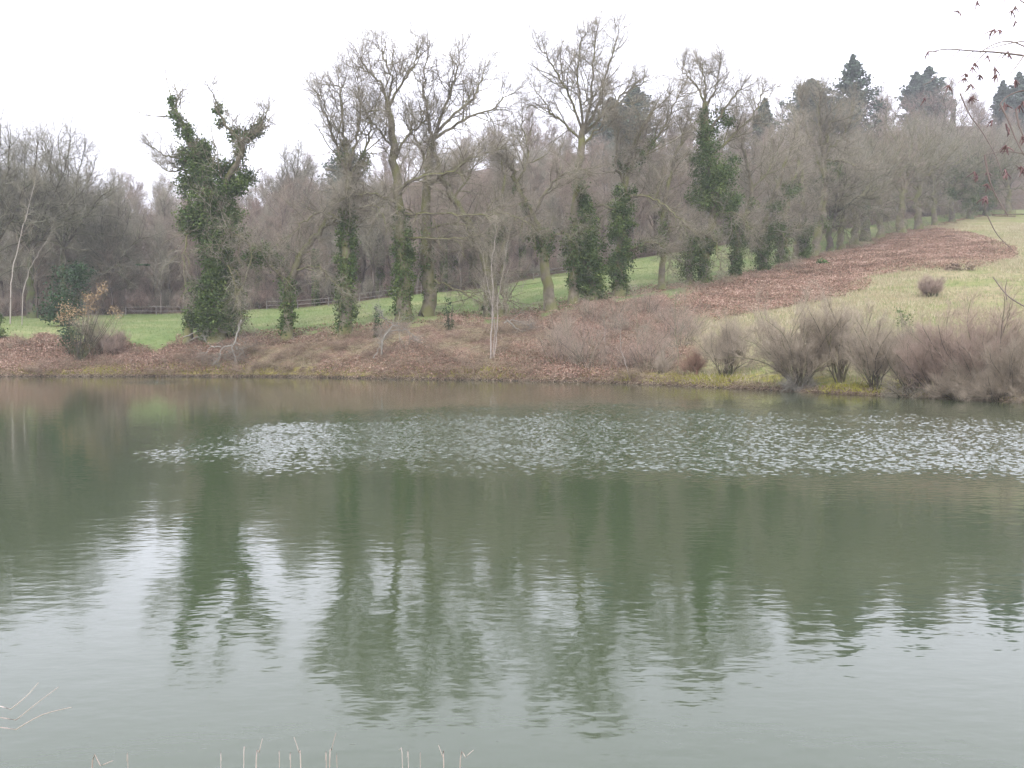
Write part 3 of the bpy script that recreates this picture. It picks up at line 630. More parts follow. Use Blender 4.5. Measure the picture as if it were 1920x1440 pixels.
row_tree('short ivy-bushy oak stump with drooping grey branches over its leafy sides', 'ivy_stump', 'tree', 95, [
  dict(p=[(1292, 546), (1293, 500), (1296, 460), (1305, 425)], w=(18, 8), n=1.2, t0=.2, l1=2.4, lu=-.7),
  dict(p=[(1296, 460), (1275, 440), (1262, 470), (1255, 500)], w=(6, 2), dd=-2.5, l1=1.8, lu=-.7),
  dict(p=[(1300, 440), (1330, 440), (1345, 470), (1350, 500)], w=(6, 2), dd=-2.5, l1=1.8, lu=-.7),
 ], ivy=[(1290, 510, 18, 18, .8), (1285, 485, 20, 16, .8), (1305, 470, 20, 18, .8), (1298, 445, 22, 18, .7)], seed=33, group=IVG)
row_tree('tall oak with a huge ivy bulge high on the trunk, pale upright limbs above', 'high_ivy_oak', 'tree', row_d(1322), [
  dict(p=[(1322, 545), (1322, 490), (1336, 430), (1340, 370), (1330, 300), (1324, 240), (1322, 190)], w=(22, 12), n=.35, t0=.5, l1=2.4),
  dict(p=[(1322, 195), (1305, 160), (1290, 145), (1280, 130)], w=(8, 3), dd=-1.5, l1=2.4),
  dict(p=[(1322, 190), (1320, 150), (1315, 120)], w=(8, 3), dd=1.5, l1=2.5),
  dict(p=[(1324, 200), (1345, 155), (1350, 120)], w=(8, 3), dd=0, l1=2.5),
  dict(p=[(1328, 250), (1355, 210), (1380, 175), (1392, 165)], w=(10, 3), dd=-1.5, l1=2.3),
  dict(p=[(1335, 290), (1380, 250), (1415, 210), (1432, 175)], w=(9, 3), dd=2, l1=2.6),
  dict(p=[(1330, 280), (1300, 240), (1285, 205)], w=(8, 3), dd=2, l1=2.4),
  dict(p=[(1340, 400), (1380, 400), (1410, 430)], w=(7, 2), dd=-2.5, l1=2.4, lu=-.4),
 ], ivy=col_ivy([(1322, 535), (1322, 480), (1334, 440)], [12, 14, 16]) + [(1362, 395, 24, 16), (1375, 375, 14, 16), (1340, 375, 34, 20), (1310, 370, 20, 16), (1350, 350, 30, 18), (1318, 345, 28, 18), (1330, 320, 34, 18), (1365, 325, 20, 14), (1322, 295, 26, 18), (1325, 268, 22, 18), (1330, 240, 18, 16), (1365, 228, 18, 10, .8), (1345, 215, 12, 12, .6), (1318, 215, 10, 14, .6), (1375, 300, 12, 6, .5)], seed=36, group=IVG, ivyd=1.15)
row_tree('narrow oak with dark ivy foot and a grey bent upper stem', 'narrow_oak', 'tree', 100, [
  dict(p=[(1376, 530), (1378, 490), (1385, 440), (1405, 390), (1410, 350), (1398, 300), (1390, 270)], w=(16, 5), n=.9, t0=.3, l1=2.8, lu=-.1),
  dict(p=[(1410, 355), (1440, 320), (1460, 280)], w=(7, 2.5), dd=2, l1=2.6),
 ], ivy=col_ivy([(1377, 520), (1378, 480), (1384, 430)], [10, 12, 22]) + [(1370, 425, 18, 12, .8), (1410, 385, 7, 14, .5)], seed=39, group=IVG)
row_tree('squat oak buried in a wide dark ivy mass with hanging grey twigs', 'squat_ivy_oak', 'tree', row_d(1430), [
  dict(p=[(1432, 520), (1430, 480), (1432, 430), (1445, 390), (1462, 340), (1480, 290)], w=(20, 6), n=.9, t0=.3, l1=3.0),
  dict(p=[(1432, 440), (1405, 430), (1390, 455)], w=(7, 2), dd=-2, l1=2.4, lu=-.6),
  dict(p=[(1434, 440), (1465, 440), (1480, 470)], w=(7, 2), dd=-2, l1=2.4, lu=-.6),
 ], ivy=col_ivy([(1431, 512), (1431, 470)], [10, 16]) + [(1415, 440, 24, 16), (1445, 440, 26, 18), (1430, 455, 30, 18), (1460, 430, 20, 16), (1452, 395, 18, 14, .8), (1480, 360, 12, 10, .6), (1395, 425, 18, 12, .7)], seed=42, group=IVG)
row_tree('green-stemmed oak rising from the ivy beside the squat one', 'green_stem_oak', 'tree', 112, [
  dict(p=[(1467, 508), (1466, 460), (1472, 410), (1485, 350), (1500, 300)], w=(16, 6), n=1.0, t0=.3, l1=3.2),
  dict(p=[(1480, 380), (1450, 330), (1440, 280)], w=(7, 3), dd=2, l1=2.8)],
 ivy=col_ivy([(1467, 495), (1466, 440)], [10, 13]) + [(1490, 352, 14, 12, .7), (1475, 355, 10, 10, .6)], seed=45, group=IVG)
row_tree('pair of reddish bark and ivy-dark stems joined at the foot', 'double_stem_oak', 'tree', 116, [
  dict(p=[(1490, 505), (1494, 460), (1500, 420), (1505, 370), (1500, 310), (1490, 250)], w=(15, 6), n=.9, t0=.3, l1=3.2),
  dict(p=[(1504, 504), (1508, 460), (1512, 410)], w=(13, 6), dd=.8, n=.6, root=True, l1=2.8),
 ], ivy=col_ivy([(1504, 495), (1508, 460), (1510, 425)], [10, 11, 10]), seed=48, group=IVG)
row_tree('leaning oak with a forked mossy stem reaching the skyline before the dark spruce', 'mossy_fork_oak', 'tree', row_d(1530), [
  dict(p=[(1526, 492), (1532, 450), (1542, 400), (1548, 340), (1545, 300), (1550, 260), (1560, 225)], w=(20, 7), n=.9, t0=.3, l1=3.6),
  dict(p=[(1545, 330), (1520, 270), (1505, 215), (1500, 180)], w=(9, 3), dd=1.5, l1=3.2),
  dict(p=[(1545, 300), (1535, 230), (1540, 175)], w=(8, 3), dd=-1.5, l1=3.0),
  dict(p=[(1548, 290), (1580, 255), (1595, 215)], w=(9, 3), dd=2, l1=3.2),
  dict(p=[(1546, 300), (1590, 305), (1620, 320)], w=(7, 2), dd=-2, l1=3, lu=-.2),
 ], ivy=[(1540, 420, 9, 18, .5), (1560, 320, 16, 14, .7), (1548, 330, 10, 12, .6)], seed=51)
FAR = [  # (foot column, distance, foot row offset, stem width, top row, label)
 (1557, 125, 15, 300, 'slim dark stem just past the mossy forked oak', 'bark_dark', 0),
 (1577, 128, 16, 290, 'pale slim oak with a leaning stem, one of two beyond the forked oak', 'bark', 0),
 (1602, 134, 17, 270, 'reddish smooth-stemmed oak on the rise', 'bark', 0),
 (1621, 138, 22, 240, 'stout dark oak stem with a knot of limbs over the russet slope', 'bark_dark', 1),
 (1650, 144, 16, 235, 'grey low-crowned oak behind the russet bracken point', 'bark', 0),
 (1690, 153, 18, 215, 'wide fan-crowned oak above the middle of the russet patch', 'bark', 0),
 (1722, 160, 16, 215, 'oak with sweeping fan branches near the upper end of the row', 'bark', 0),
 (1752, 166, 12, 225, 'brown oak among the upper end of the row, crown merged with its neighbours', 'bark', 0),
 (1785, 173, 12, 235, 'olive-tinged oak near the top of the field', 'bark_dark', 1),
 (1818, 181, 13, 245, 'ivy-dark oak at the top corner of the field', 'bark_dark', 2),
 (1850, 188, 12, 250, 'last oak of the row, dark with ivy against the wood', 'bark_dark', 2),
 (1890, 192, 12, 240, 'broad brown oak past the end of the row, behind hanging red catkins', 'bark', 0)]
for k, (px, d, wd, top, lab, bk, iv) in enumerate(FAR):
    b = gp(px, d); _, py = proj(b[0], b[1], b[2]); py = float(py); h = py - top; r_ = random.Random(k * 7 + 1)
    s = [(px, py), (px + r_.uniform(-3, 3), py - .22 * h), (px + r_.uniform(-8, 10), py - .42 * h)]
    lm = [dict(p=s, w=(wd, wd * .7), n=.6, t0=.4, l1=3.6)]
    for j in range(6):
        a = (j - 2.5) / 2.5; q = s[-1] if j % 2 else ((s[1][0] + s[2][0]) / 2, (s[1][1] + s[2][1]) / 2)
        e = (q[0] + a * h * .26 + r_.uniform(-6, 6), py - h * (.86 - .22 * abs(a)) + r_.uniform(-8, 8))
        lm.append(dict(p=[q, ((q[0] * 2 + e[0]) / 3 + a * 6, (q[1] * 1.2 + e[1]) / 2.2), e], w=(wd * .5, 2.2), dd=r_.uniform(-3, 3), l1=3.8))
    for a in (-1, 1):
        q = (s[1][0], s[1][1] - 5); lm.append(dict(p=[q, (q[0] + a * 22, q[1] - 8), (q[0] + a * 40, q[1] + 6)], w=(5, 1.5), dd=-2, l1=3.0, lu=-.4))
    iv_ = []
    if iv >= 1: iv_ = [(px, py - .3 * h, 9, 14, .7), (px + 6, py - .5 * h, 12, 12, .6)]
    if iv == 2: iv_ += [(px, py - .18 * h, 13, 16), (px - 4, py - .34 * h, 15, 18), (px + 6, py - .55 * h, 16, 18, .8)]
    row_tree(lab, 'row_oak', 'tree', d, lm, ivy=iv_, seed=100 + k, per_m=.85, lod=1, bark=bk, group='oaks at the far end of the row', leaf=.24, twig=('twig_olive', 'twig', 'twig_grey', 'twig_olive', 'twig_brown')[k % 5], dens=.85)

# ------------------------------------------------------------------ woodland behind the meadow
def wood_proto(seed, H, spread, twig, vase=False, nl=26, ivy=False):
    rs = np.random.RandomState(seed)
    n = 14; t = np.linspace(0, 1, n); pts = np.zeros((n, 3)); pts[:, 2] = t * H * .86 - .3 * (1 - t)
    pts[:, :2] = np.cumsum(rs.randn(n, 2) * .10, 0); rad = (.012 * H + .03) * (1 - .86 * t)
    ab, ac = Acc(), Acc(); tubes(ab, pts[None], rad[None], 6, .5)
    p, d, r, tt = children(pts[None], rad[None], nl, .22, 1.0, (.45, 1.1) if not vase else (.3, .7), rs)
    ln = spread * np.sin(np.clip((1.18 - tt) * 1.9, 0, math.pi / 2)) * (.6 + .6 * rs.rand(nl)) + .6
    b1, q1 = grow(p, d, ln, np.minimum(r * .6, .03 * ln ** .8 * .8), 6, .16, .75, rs, .25); tubes(ab, b1, q1, 4, .5 + .3 * rs.rand(nl))
    def lvl(b, q, n, lr, S, r_):
        p, d, r, t = children(b, q, n, .12, 1.0, (.4, 1.1), rs)
        ln = np.repeat(np.linalg.norm(b[:, -1] - b[:, 0], axis=1), n) * lr * (1.1 - .5 * t) * (.6 + .7 * rs.rand(len(t)))
        bb, qq = grow(p, d, ln, np.minimum(r * .7, r_), S, .18, .35, rs, .4); tubes(ac, bb, qq, 3, .2 + .6 * rs.rand(len(p))); return bb, qq
    b2, q2 = lvl(b1, q1, 8, .5, 3, .034); b3, q3 = lvl(b2, q2, 7, .55, 2, .022)
    p, d, r, t = children(b3, q3, 5, .05, 1.0, (.3, .9), rs)
    d[:, 2] += .35
    spikes(ac, p, p + unit(d) * (.4 + .7 * rs.rand(len(p), 1)), np.minimum(r, .022), .2 + .8 * rs.rand(len(p)))
    ob = empty('woodland_tree', (0, 0, 0), label='bare brown tree in the dense wood behind the meadow', cat='tree', group='bare trees of the wood behind the meadow')
    ab.build('trunk', M['trunk_wood'], ob); ac.build('crown', M[twig], ob)
    if ivy:
        ai = Acc(); n = 2600; z = rs.rand(n) ** .8 * H * .55; a = rs.rand(n) * 6.28; rr = .25 + .35 * rs.rand(n)
        leaves(ai, np.stack([np.cos(a) * rr, np.sin(a) * rr, z], 1), .22, rs, .2 + .6 * rs.rand(n)); ai.build('ivy', M['ivy'], ob, smooth=False)
    return ob
PR = [wood_proto(61, 16, 4.6, 'twig_brown'), wood_proto(62, 15, 4.2, 'twig_purple'), wood_proto(63, 17, 4.0, 'twig_grey'), wood_proto(64, 14, 5.0, 'twig_brown', True),
      wood_proto(65, 15, 4.4, 'twig_purple', True), wood_proto(66, 16, 3.4, 'twig_brown', False, 20), wood_proto(67, 15, 4.6, 'twig_grey', True), wood_proto(68, 16, 4.2, 'twig_brown', False, 22, True)]
first = set(); rw = random.Random(5); cnt = 0
for dr, n, sc0, sc1 in ((1.5, 50, .62, .9), (7, 46, .75, 1.0), (16, 42, .8, 1.0), (30, 36, .85, 1.05), (50, 32, .9, 1.05), (74, 34, .95, 1.15), (104, 34, 1.0, 1.2)):
    for k in range(n):
        px = -60 + (k + rw.uniform(.1, .9)) * 2060 / n; d = float(edge_d(px)) + dr + rw.uniform(-2, 2) * (1 + dr * .07)
        if px > 1880 and dr < 3: continue
        b = gp(px, d); i = rw.randrange(8); s = rw.uniform(sc0, sc1)
        if i not in first and dr > 3: first.add(i); o = PR[i]; o.location = [float(c) for c in b]; o.scale = (s, s, s)
        else: o = copy_tree(PR[i], b, rw.uniform(0, 6.28), (s * rw.uniform(.9, 1.15), s * rw.uniform(.9, 1.15), s))
        if dr < 10: o['label'] = 'bare tree at the front edge of the wood, its trunk standing behind the meadow'; o['group'] = 'front trees of the wood'
        if dr > 70: o['label'] = 'bare brown tree on the upper slope of the wood, crown against the sky'; o['group'] = 'skyline trees of the wood'
        cnt += 1
for i in range(8):
    if i not in first: b = gp(1000, 150 + i); PR[i].location = [float(c) for c in b]

# big bare oaks and birches at the left edge of the wood
def auto_tree(px, d, top, wd, label, name, half, seed, group, twig='twig_grey', bark='bark_dark', nl=8, fork=.35, **k):
    b = gp(px, d); py = float(proj(*b)[1]); h = py - top; r_ = random.Random(seed)
    s = [(px, py), (px + r_.uniform(-4, 4), py - fork * h * .5), (px + r_.uniform(-6, 6), py - fork * h)]
    lm = [dict(p=s, w=(wd, wd * .65), n=.4, t0=.4)]
    for j in range(nl):
        a = (j - (nl - 1) / 2) / ((nl - 1) / 2); e = (s[-1][0] + a * half, py - h * (.88 - .25 * a * a) + r_.uniform(-10, 10))
        lm.append(dict(p=[s[-1], (s[-1][0] + a * half * .45, (s[-1][1] + e[1]) / 2 + 6), e], w=(wd * .45, 2.4), dd=r_.uniform(-3, 3)))
    return row_tree(label, name, 'tree', d, lm, seed=seed, bark=bark, twig=twig, group=group, **k)
G2 = 'tall bare oaks at the near corner of the wood'
auto_tree(60, 108, 232, 18, 'tall wide-crowned bare tree above the holly at the corner of the wood', 'wood_edge_oak', 85, 201, G2, l1=3.6, per_m=1.1)
auto_tree(118, 112, 222, 17, 'tall bare tree with fan of fine limbs next to the lone green conifer', 'wood_edge_oak', 80, 202, G2, l1=3.6, per_m=1.1)
auto_tree(-12, 104, 205, 18, 'bare tree cut by the picture edge over the leaning birch', 'wood_edge_oak', 60, 203, G2, l1=3.4, per_m=1.1)
auto_tree(560, 128, 262, 11, 'small twiggy tree standing above the wood between the ivy giant and the sleeved oak', 'wood_edge_oak', 40, 204, G2, l1=2.8, per_m=1.1)
auto_tree(195, 116, 350, 12, 'bent limbed bare tree reaching across below the corner crowns', 'wood_edge_oak', 60, 205, G2, l1=3.2, per_m=1.1, fork=.3)
auto_tree(1655, 200, 190, 13, 'dense brown domed tree on the skyline right of the tall spruce', 'skyline_tree', 70, 206, 'domed trees on the skyline', l1=4.0, per_m=1.0, twig='twig_purple', lod=1, dens=.8)
auto_tree(1760, 222, 175, 13, 'dense brown domed tree on the skyline below the twin firs', 'skyline_tree', 75, 207, 'domed trees on the skyline', l1=4.2, per_m=1.0, twig='twig_purple', lod=1, dens=.8)

def stem_tree(px0, py0, pts, wd, label, name, mat, seed, l1=1.4, per_m=.8, twig='twig', group=None, d=None, cat='tree', extra=()):
    g = ghit(px0, py0) if d is None else gp(px0, d); d = float(g[1]); m = d / F
    root = empty(name, g, label=label, cat=cat, group=group); rs = np.random.RandomState(seed)
    a, c = Acc(), Acc()
    for pl, w_, dd in [(pts, wd, 0)] + list(extra):
        q, r = limb(pl, w_, d, dd, rs=rs, kink=.7); q = q - g; r = r * .5
        if abs(pl[0][1] - py0) < 30: q[0, 2] = float(ground_z(q[0, 0] + g[0], q[0, 1] + g[1])) - g[2] - .15
        tubes(a, q[None], r[None], 6, .7); ln = np.linalg.norm(np.diff(q, axis=0), axis=1).sum()
        crown_fill(c, c, q, r, max(3, ln * per_m), l1, rs, 6, 0, t0=.35, dens=.6, low_up=.3, lod=1)
    a.build('trunk', M[mat], root); c.build('crown', M[twig], root); return root
stem_tree(18, 560, [(18, 545), (30, 480), (48, 410), (62, 350)], (6, 2.5), 'thin white birch leaning over at the corner of the wood', 'leaning_birch', 'birch', 301, d=98, l1=2)
stem_tree(45, 560, [(40, 560), (55, 510), (70, 480), (95, 440)], (4, 1.5), 'small pale arching stem in front of the corner wood', 'arching_birch', 'birch', 302, d=96, l1=1.5)
stem_tree(455, 600, [(458, 598), (460, 560), (462, 520), (470, 470)], (5, 2), 'pale birch stem just behind the ivy giant', 'pale_birch', 'birch', 303, d=108, l1=2)
stem_tree(922, 672, [(920, 672), (921, 630), (925, 560), (922, 500), (930, 440)], (8, 2), 'white-barked young birch clump low on the bank', 'birch_clump', 'birch', 304, l1=2.0, per_m=1.2,
          extra=[([(926, 672), (932, 620), (934, 560), (945, 500), (952, 450)], (5, 1.5), .3), ([(924, 672), (928, 610), (918, 550), (905, 480)], (4, 1.3), -.4)])
stem_tree(1182, 712, [(1182, 714), (1172, 680), (1164, 650), (1164, 615)], (4, 1.5), 'thin bare pale sapling leaning from the very edge of the pond', 'sapling', 'birch', 305, l1=.7)
stem_tree(1270, 705, [(1270, 712), (1270, 660), (1266, 610), (1268, 560)], (5, 1.5), 'light grey slender sapling with forked top at the end of the thicket', 'slender_sapling', 'bark', 306, l1=1.3, per_m=1.6,
          extra=[([(1269, 660), (1280, 610), (1285, 560)], (3, 1), .3)])
stem_tree(1135, 660, [(1135, 668), (1135, 640), (1133, 610)], (4, 1.5), 'short pale forked sapling amid the thicket', 'forked_sapling', 'birch', 307, l1=1.0, per_m=2)
stem_tree(1195, 680, [(1197, 680), (1196, 620), (1192, 560)], (3.5, 1.5), 'upright grey sapling rising out of the thicket', 'upright_sapling', 'bark', 308, l1=1.0, per_m=1.5)

# conifers
def conifer(px, d, top, half, label, seed, name='spruce', dens=1.0, blunt=.15, bottom=.12):
    b = gp(px, d); ztop = P(px, top, d)[2]; H = ztop - b[2]; R = half * d / F; rs = np.random.RandomState(seed)
    root = empty(name, b, label=label, cat='conifer', group='dark conifers rising out of the wood')
    a = Acc(); pts = np.zeros((10, 3)); pts[:, 2] = np.linspace(-.3, H * .97, 10); tubes(a, pts[None], np.linspace(.28, .04, 10)[None], 7, .4)
    f = Acc(); n = int(300 * dens)
    t = bottom + (1 - bottom) * rs.rand(n) ** .9; az = rs.rand(n) * 6.283
    L_ = R * np.minimum(1, (1 - t) * 2.7 + blunt * (1 - t) + .04) * (.65 + .55 * rs.rand(n))
    p = np.stack([t * 0, t * 0, t * H], 1); dr = np.stack([np.cos(az), np.sin(az), .25 - .5 * (1 - t)], 1)
    bb, qq = grow(p, dr, L_, .012 * L_ + .015, 5, .08, .25, rs, .3); tubes(a, bb, qq, 3, .3)
    m = 34; s = rs.rand(n, m) ** .7; x = s * 5; i = np.clip(x.astype(int), 0, 4); fr = (x - i)[..., None]; ii = np.arange(n)[:, None]
    c = bb[ii, i] * (1 - fr) + bb[ii, i + 1] * fr
    c = c + rs.randn(n, m, 3) * np.array([.30, .30, .16]) * (.4 + .25 * L_[:, None, None]) * .8
    tint = np.clip(.2 + .5 * rs.rand(n)[:, None] + .25 * rs.rand(n, m), 0, 1).ravel()
    leaves(f, c.reshape(-1, 3), .5 * (d / 180) * (.6 + .6 * rs.rand(n * m)), rs, tint, .35, .2)
    tip = np.stack([rs.randn(60) * .1, rs.randn(60) * .1, H * (.93 + .08 * rs.rand(60))], 1); leaves(f, tip, .35, rs, .5, 2)
    a.build('trunk', M['trunk_wood'], root); f.build('foliage', M['conifer'], root, smooth=False)
conifer(1597, 200, 104, 50, 'tall pointed dark spruce, the highest conifer on the skyline', 401, dens=1.5)
conifer(1520, 205, 148, 55, 'broad grey-green conifer beside the tallest spruce, half hidden by bare crowns', 402, blunt=1.0, dens=1.4)
conifer(1740, 262, 126, 36, 'right-hand fir of the close pair poking above the brown skyline', 403, dens=1.2, blunt=.5)
conifer(1716, 260, 136, 32, 'shorter fir leaning close against its pair on the brown skyline', 404, blunt=.6)
conifer(1908, 262, 136, 26, 'dark fir at the far edge of the skyline behind hanging twigs', 405, blunt=.4)
conifer(1878, 264, 152, 18, 'small low fir beside the edge-of-skyline fir', 406, blunt=.5)
conifer(1190, 196, 162, 46, 'blue-grey conifer seen through the crown right of the tallest oak', 407, blunt=.9, dens=1.3)
conifer(1145, 196, 185, 44, 'rounded blue-grey conifer behind the tallest oak', 408, blunt=1.0, dens=1.3)
#conifer(1075, 196, 190, 24, 'narrow blue-grey conifer left of the tallest oak fork', 409, blunt=.6)
#conifer(1003, 196, 200, 26, 'dim conifer top above the brown wood between the broad and tallest oaks', 410, blunt=.6)
conifer(1432, 196, 186, 26, 'yellowish green conifer peeping behind the high-ivy oak', 411, blunt=.4)
conifer(648, 150, 262, 40, 'dark conifer behind the sleeved oak', 412, blunt=1.0, dens=1.3)
#conifer(158, 135, 326, 40, 'lone green conifer in the wood between the corner crowns and the ivy giant', 413, blunt=.6, dens=1.2)
#conifer(262, 148, 325, 30, 'dull olive round conifer low on the wood skyline', 414, blunt=1.0)

# ------------------------------------------------------------------ shrubs
def shrub_mesh(seed, H, W, n, wk='shrubtwig', base=.35, lvl3=True, arch=0.0, rt=.028, dens=1.3, lu=.5):
    rs = np.random.RandomState(seed); a, c = Acc(), Acc()
    az = rs.rand(n) * 6.283; rr = rs.rand(n) ** .6
    p = np.stack([np.cos(az) * base * rr, np.sin(az) * base * rr, np.full(n, -.1)], 1)
    k = W / H * (.25 + .95 * rr)
    dr = unit(np.stack([np.cos(az) * k, np.sin(az) * k, np.ones(n)], 1)); ln = H * (.55 + .5 * rs.rand(n)) * .9 * (1.05 - .2 * rr)
    b1, q1 = grow(p, dr, ln, .8 * rt * (.5 + .8 * rs.rand(n)), 8, .17, .35 - arch, rs, .25); tubes(a, b1, q1, 5, .3 + .3 * rs.rand(n))
    def lv(b, q, m, lr, S, r_, acc, wig=.14):
        p, d, r, t = children(b, q, m, .2, 1, (.3, .95), rs); ln = np.repeat(np.linalg.norm(b[:, -1] - b[:, 0], axis=1), m) * lr * (1.2 - .7 * t) * (.6 + .7 * rs.rand(len(t)))
        bb, qq = grow(p, d, ln, np.minimum(r * .7, r_), S, wig, lu - arch, rs, .35); tubes(acc, bb, qq, 3, .2 + .7 * rs.rand(len(p))); return bb, qq
    b2, q2 = lv(b1, q1, int(11 * dens), .42, 4, .013, c); b3, q3 = lv(b2, q2, int(8 * dens), .52, 3, .009, c)
    p, d, r, t = children(b3, q3, 4, .1, 1, (.2, .8), rs); spikes(c, p, p + d * (.2 + .35 * rs.rand(len(p), 1)), np.minimum(r, .007), .3 + .7 * rs.rand(len(p)))
    return a, c, (b1, q1, b2)
def shrub(px, py, H, W, n_, label, name='bare_shrub', seed=1, mat='shrubtwig', group='bare shrubs at the water edge', cat='shrub', stem='bark_dark', **k):
    g = ghit(px, py); root = empty(name, g, label=label, cat=cat, group=group)
    a, c, sk = shrub_mesh(seed, H, W, int(n_ * 1.25), **k); a.build('stem', M[stem], root); c.build('twigs', M[mat], root); return root, g, sk
mpp = lambda px, py: ghit(px, py)[1] / F
shrub(1362, 706, 4.0, 1.0, 24, 'slim rounded shrub standing apart in the yellow-green grass by the shore', seed=501)
shrub(1498, 726, 5.4, 3.2, 34, 'largest shore shrub, a wide bare fan of grey stems spreading from one foot', seed=502, rt=.05, stem='bark')
r_, g_, sk_ = shrub(1575, 718, 5.0, 1.6, 14, 'narrow vase-shaped shrub with mossy stems next to the largest shore shrub', seed=503, rt=.05, stem='bark', base=.15)
shrub(1642, 732, 4.5, 1.8, 22, 'dark-footed upright shrub before the green broom', seed=504, rt=.035, base=.2)
shrub(1715, 738, 4.1, 1.7, 30, 'dense brown shrub in the shore hedge past the broom', seed=505)
shrub(1768, 742, 3.6, 1.7, 30, 'low reddish brown shrub in the middle of the shore hedge', seed=506, mat='shrubpurple')
shrub(1842, 745, 4.9, 1.7, 30, 'tall purplish shrub, highest of the shore hedge', seed=507, mat='shrubpurple', rt=.035)
shrub(1900, 748, 3.9, 1.7, 30, 'grey-brown shrub closing the shore hedge at the picture edge', seed=508)
shrub(1806, 750, 2.0, 1.6, 30, 'low tangled shrub hanging over the water under the tall purplish one', seed=509, arch=.5)
shrub(1880, 752, 1.9, 1.6, 30, 'low arching bramble-like shrub at the water below the hedge end', seed=510, arch=.6)
shrub(1500, 732, 1.3, 1.1, 34, 'low grey tangle of dead twigs around the foot of the largest shore shrub', name='twig_tangle', seed=511, arch=.9, dens=.5, mat='dead', stem='dead')
shrub(1700, 746, 1.4, 1.5, 30, 'low pale tangle of twigs along the water past the dark-footed shrub', name='twig_tangle', seed=512, arch=.9, dens=.6, mat='twig')
shrub(1750, 540, 2.2, .9, 16, 'faint reddish upright bush alone in the middle of the rough field', seed=513, mat='shrubpurple', group='bushes in the rough field', d_=0) if False else None
shrub(1748, 556, 1.9, .8, 18, 'faint reddish upright bush alone in the rough field', seed=513, mat='shrubpurple', group='bushes in the rough field')
shrub(1300, 705, 1.9, .35, 8, 'orange-brown stiff clump of dead stems near the shore', name='dead_stem_clump', seed=514, mat='bracken', stem='bracken', group='stem clumps near the shore')
shrub(1245, 700, 1.3, .25, 6, 'dark short post-like bush at the end of the thicket', name='dark_bush', seed=515, group='stem clumps near the shore')
# thicket on the bank: copies of four shrubs
TH = [shrub_mesh(520 + k, 2.6, 1.3 + .2 * k, 10 + 2 * k, arch=.12 * k, dens=.62, rt=.018) for k in range(4)]
THO = []
for k, (a, c, _) in enumerate(TH):
    root = empty('thicket_shrub', (0, 0, 0), label='slender brown bare shrub in the thicket between the oaks and the water', cat='shrub', group='shrubs of the thicket on the bank')
    a.build('stem', M['bark_dark'], root); c.build('twigs', M['shrubpurple' if k % 2 else 'shrubtwig'], root); THO.append(root)
rt_ = random.Random(9); spots = []
for k in range(62):
    px = rt_.uniform(1035, 1330); lo = np.interp(px, [1035, 1150, 1330], [690, 700, 710]); hi = np.interp(px, [1035, 1120, 1230, 1330], [620, 585, 570, 640])
    spots.append((px, rt_.uniform(hi, lo)))
for k, (px, py) in enumerate(spots):
    g = ghit(px, py); s = rt_.uniform(.6, 1.25); i = k % 4
    if k < 4: THO[i].location = [float(c) for c in g]; THO[i].scale = (s, s, s)
    else: copy_tree(THO[i], g, rt_.uniform(0, 6.28), (s, s, s * rt_.uniform(.85, 1.2)))
BM = []
for k in range(3):
    a, c, _ = shrub_mesh(560 + k, 1.3, 1.5, 16, arch=.9, dens=.7, rt=.016)
    root = empty('bramble_mound', (0, 0, 0), label='low brown mound of arching brambles on the russet bank', cat='bramble', group='bramble mounds on the bank')
    a.build('stem', M['bramble'], root); c.build('twigs', M['bramble'], root); BM.append(root)
for i in range(34):
    px = 1290 + i * 15; d = row_d(px) - rt_.uniform(1, 9) ; g = gp(px, d); s = rt_.uniform(.5, 1.2); copy_tree(BM[i % 3], g, rt_.uniform(0, 6.28), (s * 1.3, s * 1.3, s * .7), 'low brown bramble mound in the russet strip below the oak row', 'bramble mounds in the russet strip')
k = 0
for i in range(64):
    px = rt_.uniform(-20, 1260); top = np.interp(px, [0, 280, 540, 760, 920, 1090, 1260], [640, 655, 640, 618, 612, 590, 610]); g = ghit(px, rt_.uniform(top, 700 + max(0, px - 600) * .02)); s = rt_.uniform(.4, 1.1)
    if k < 3: BM[k].location = [float(c) for c in g]
    else: copy_tree(BM[k % 3], g, rt_.uniform(0, 6.28), (s * 1.3, s * 1.3, s * .9))
    k += 1
for i in range(12):
    px = 1600 + i * 25 + rt_.uniform(-8, 8); g = gp(px, row_d(px) + rt_.uniform(4, 9)); s = rt_.uniform(.5, 1.0)
    o = copy_tree(THO[i % 4], g, rt_.uniform(0, 6.28), (s * 1.2, s * 1.2, s * .8), 'brown shrub crowding the feet of the oaks above the russet bracken', 'shrubs between the feet of the far oaks')
# understorey at the wood's edge
US_ = []
for k in range(3):
    a, c, _ = shrub_mesh(540 + k, 3.4, 2.0, 18, dens=.9, rt=.03)
    root = empty('understorey_shrub', (0, 0, 0), label='brown leafless shrub under the trees along the far meadow edge', cat='shrub', group='shrubs under the edge of the wood')
    a.build('stem', M['trunk_wood'], root); c.build('twigs', M[['twig_brown', 'twig_grey', 'twig_purple'][k]], root); US_.append(root)
for k in range(150):
    px = -30 + (k % 75 + rt_.random()) * 1900 / 75; d = float(edge_d(px)) + rt_.uniform(-.3, 1.5) + (3 + 12 * rt_.random() if k >= 75 else 0); g = gp(px, d); s = rt_.uniform(.6, 1.25) if k < 75 else rt_.uniform(1.0, 1.9)
    if k < 3: US_[k].location = [float(c) for c in g]
    else: copy_tree(US_[k % 3], g, rt_.uniform(0, 6.28), (s * 1.1, s * 1.1, s))

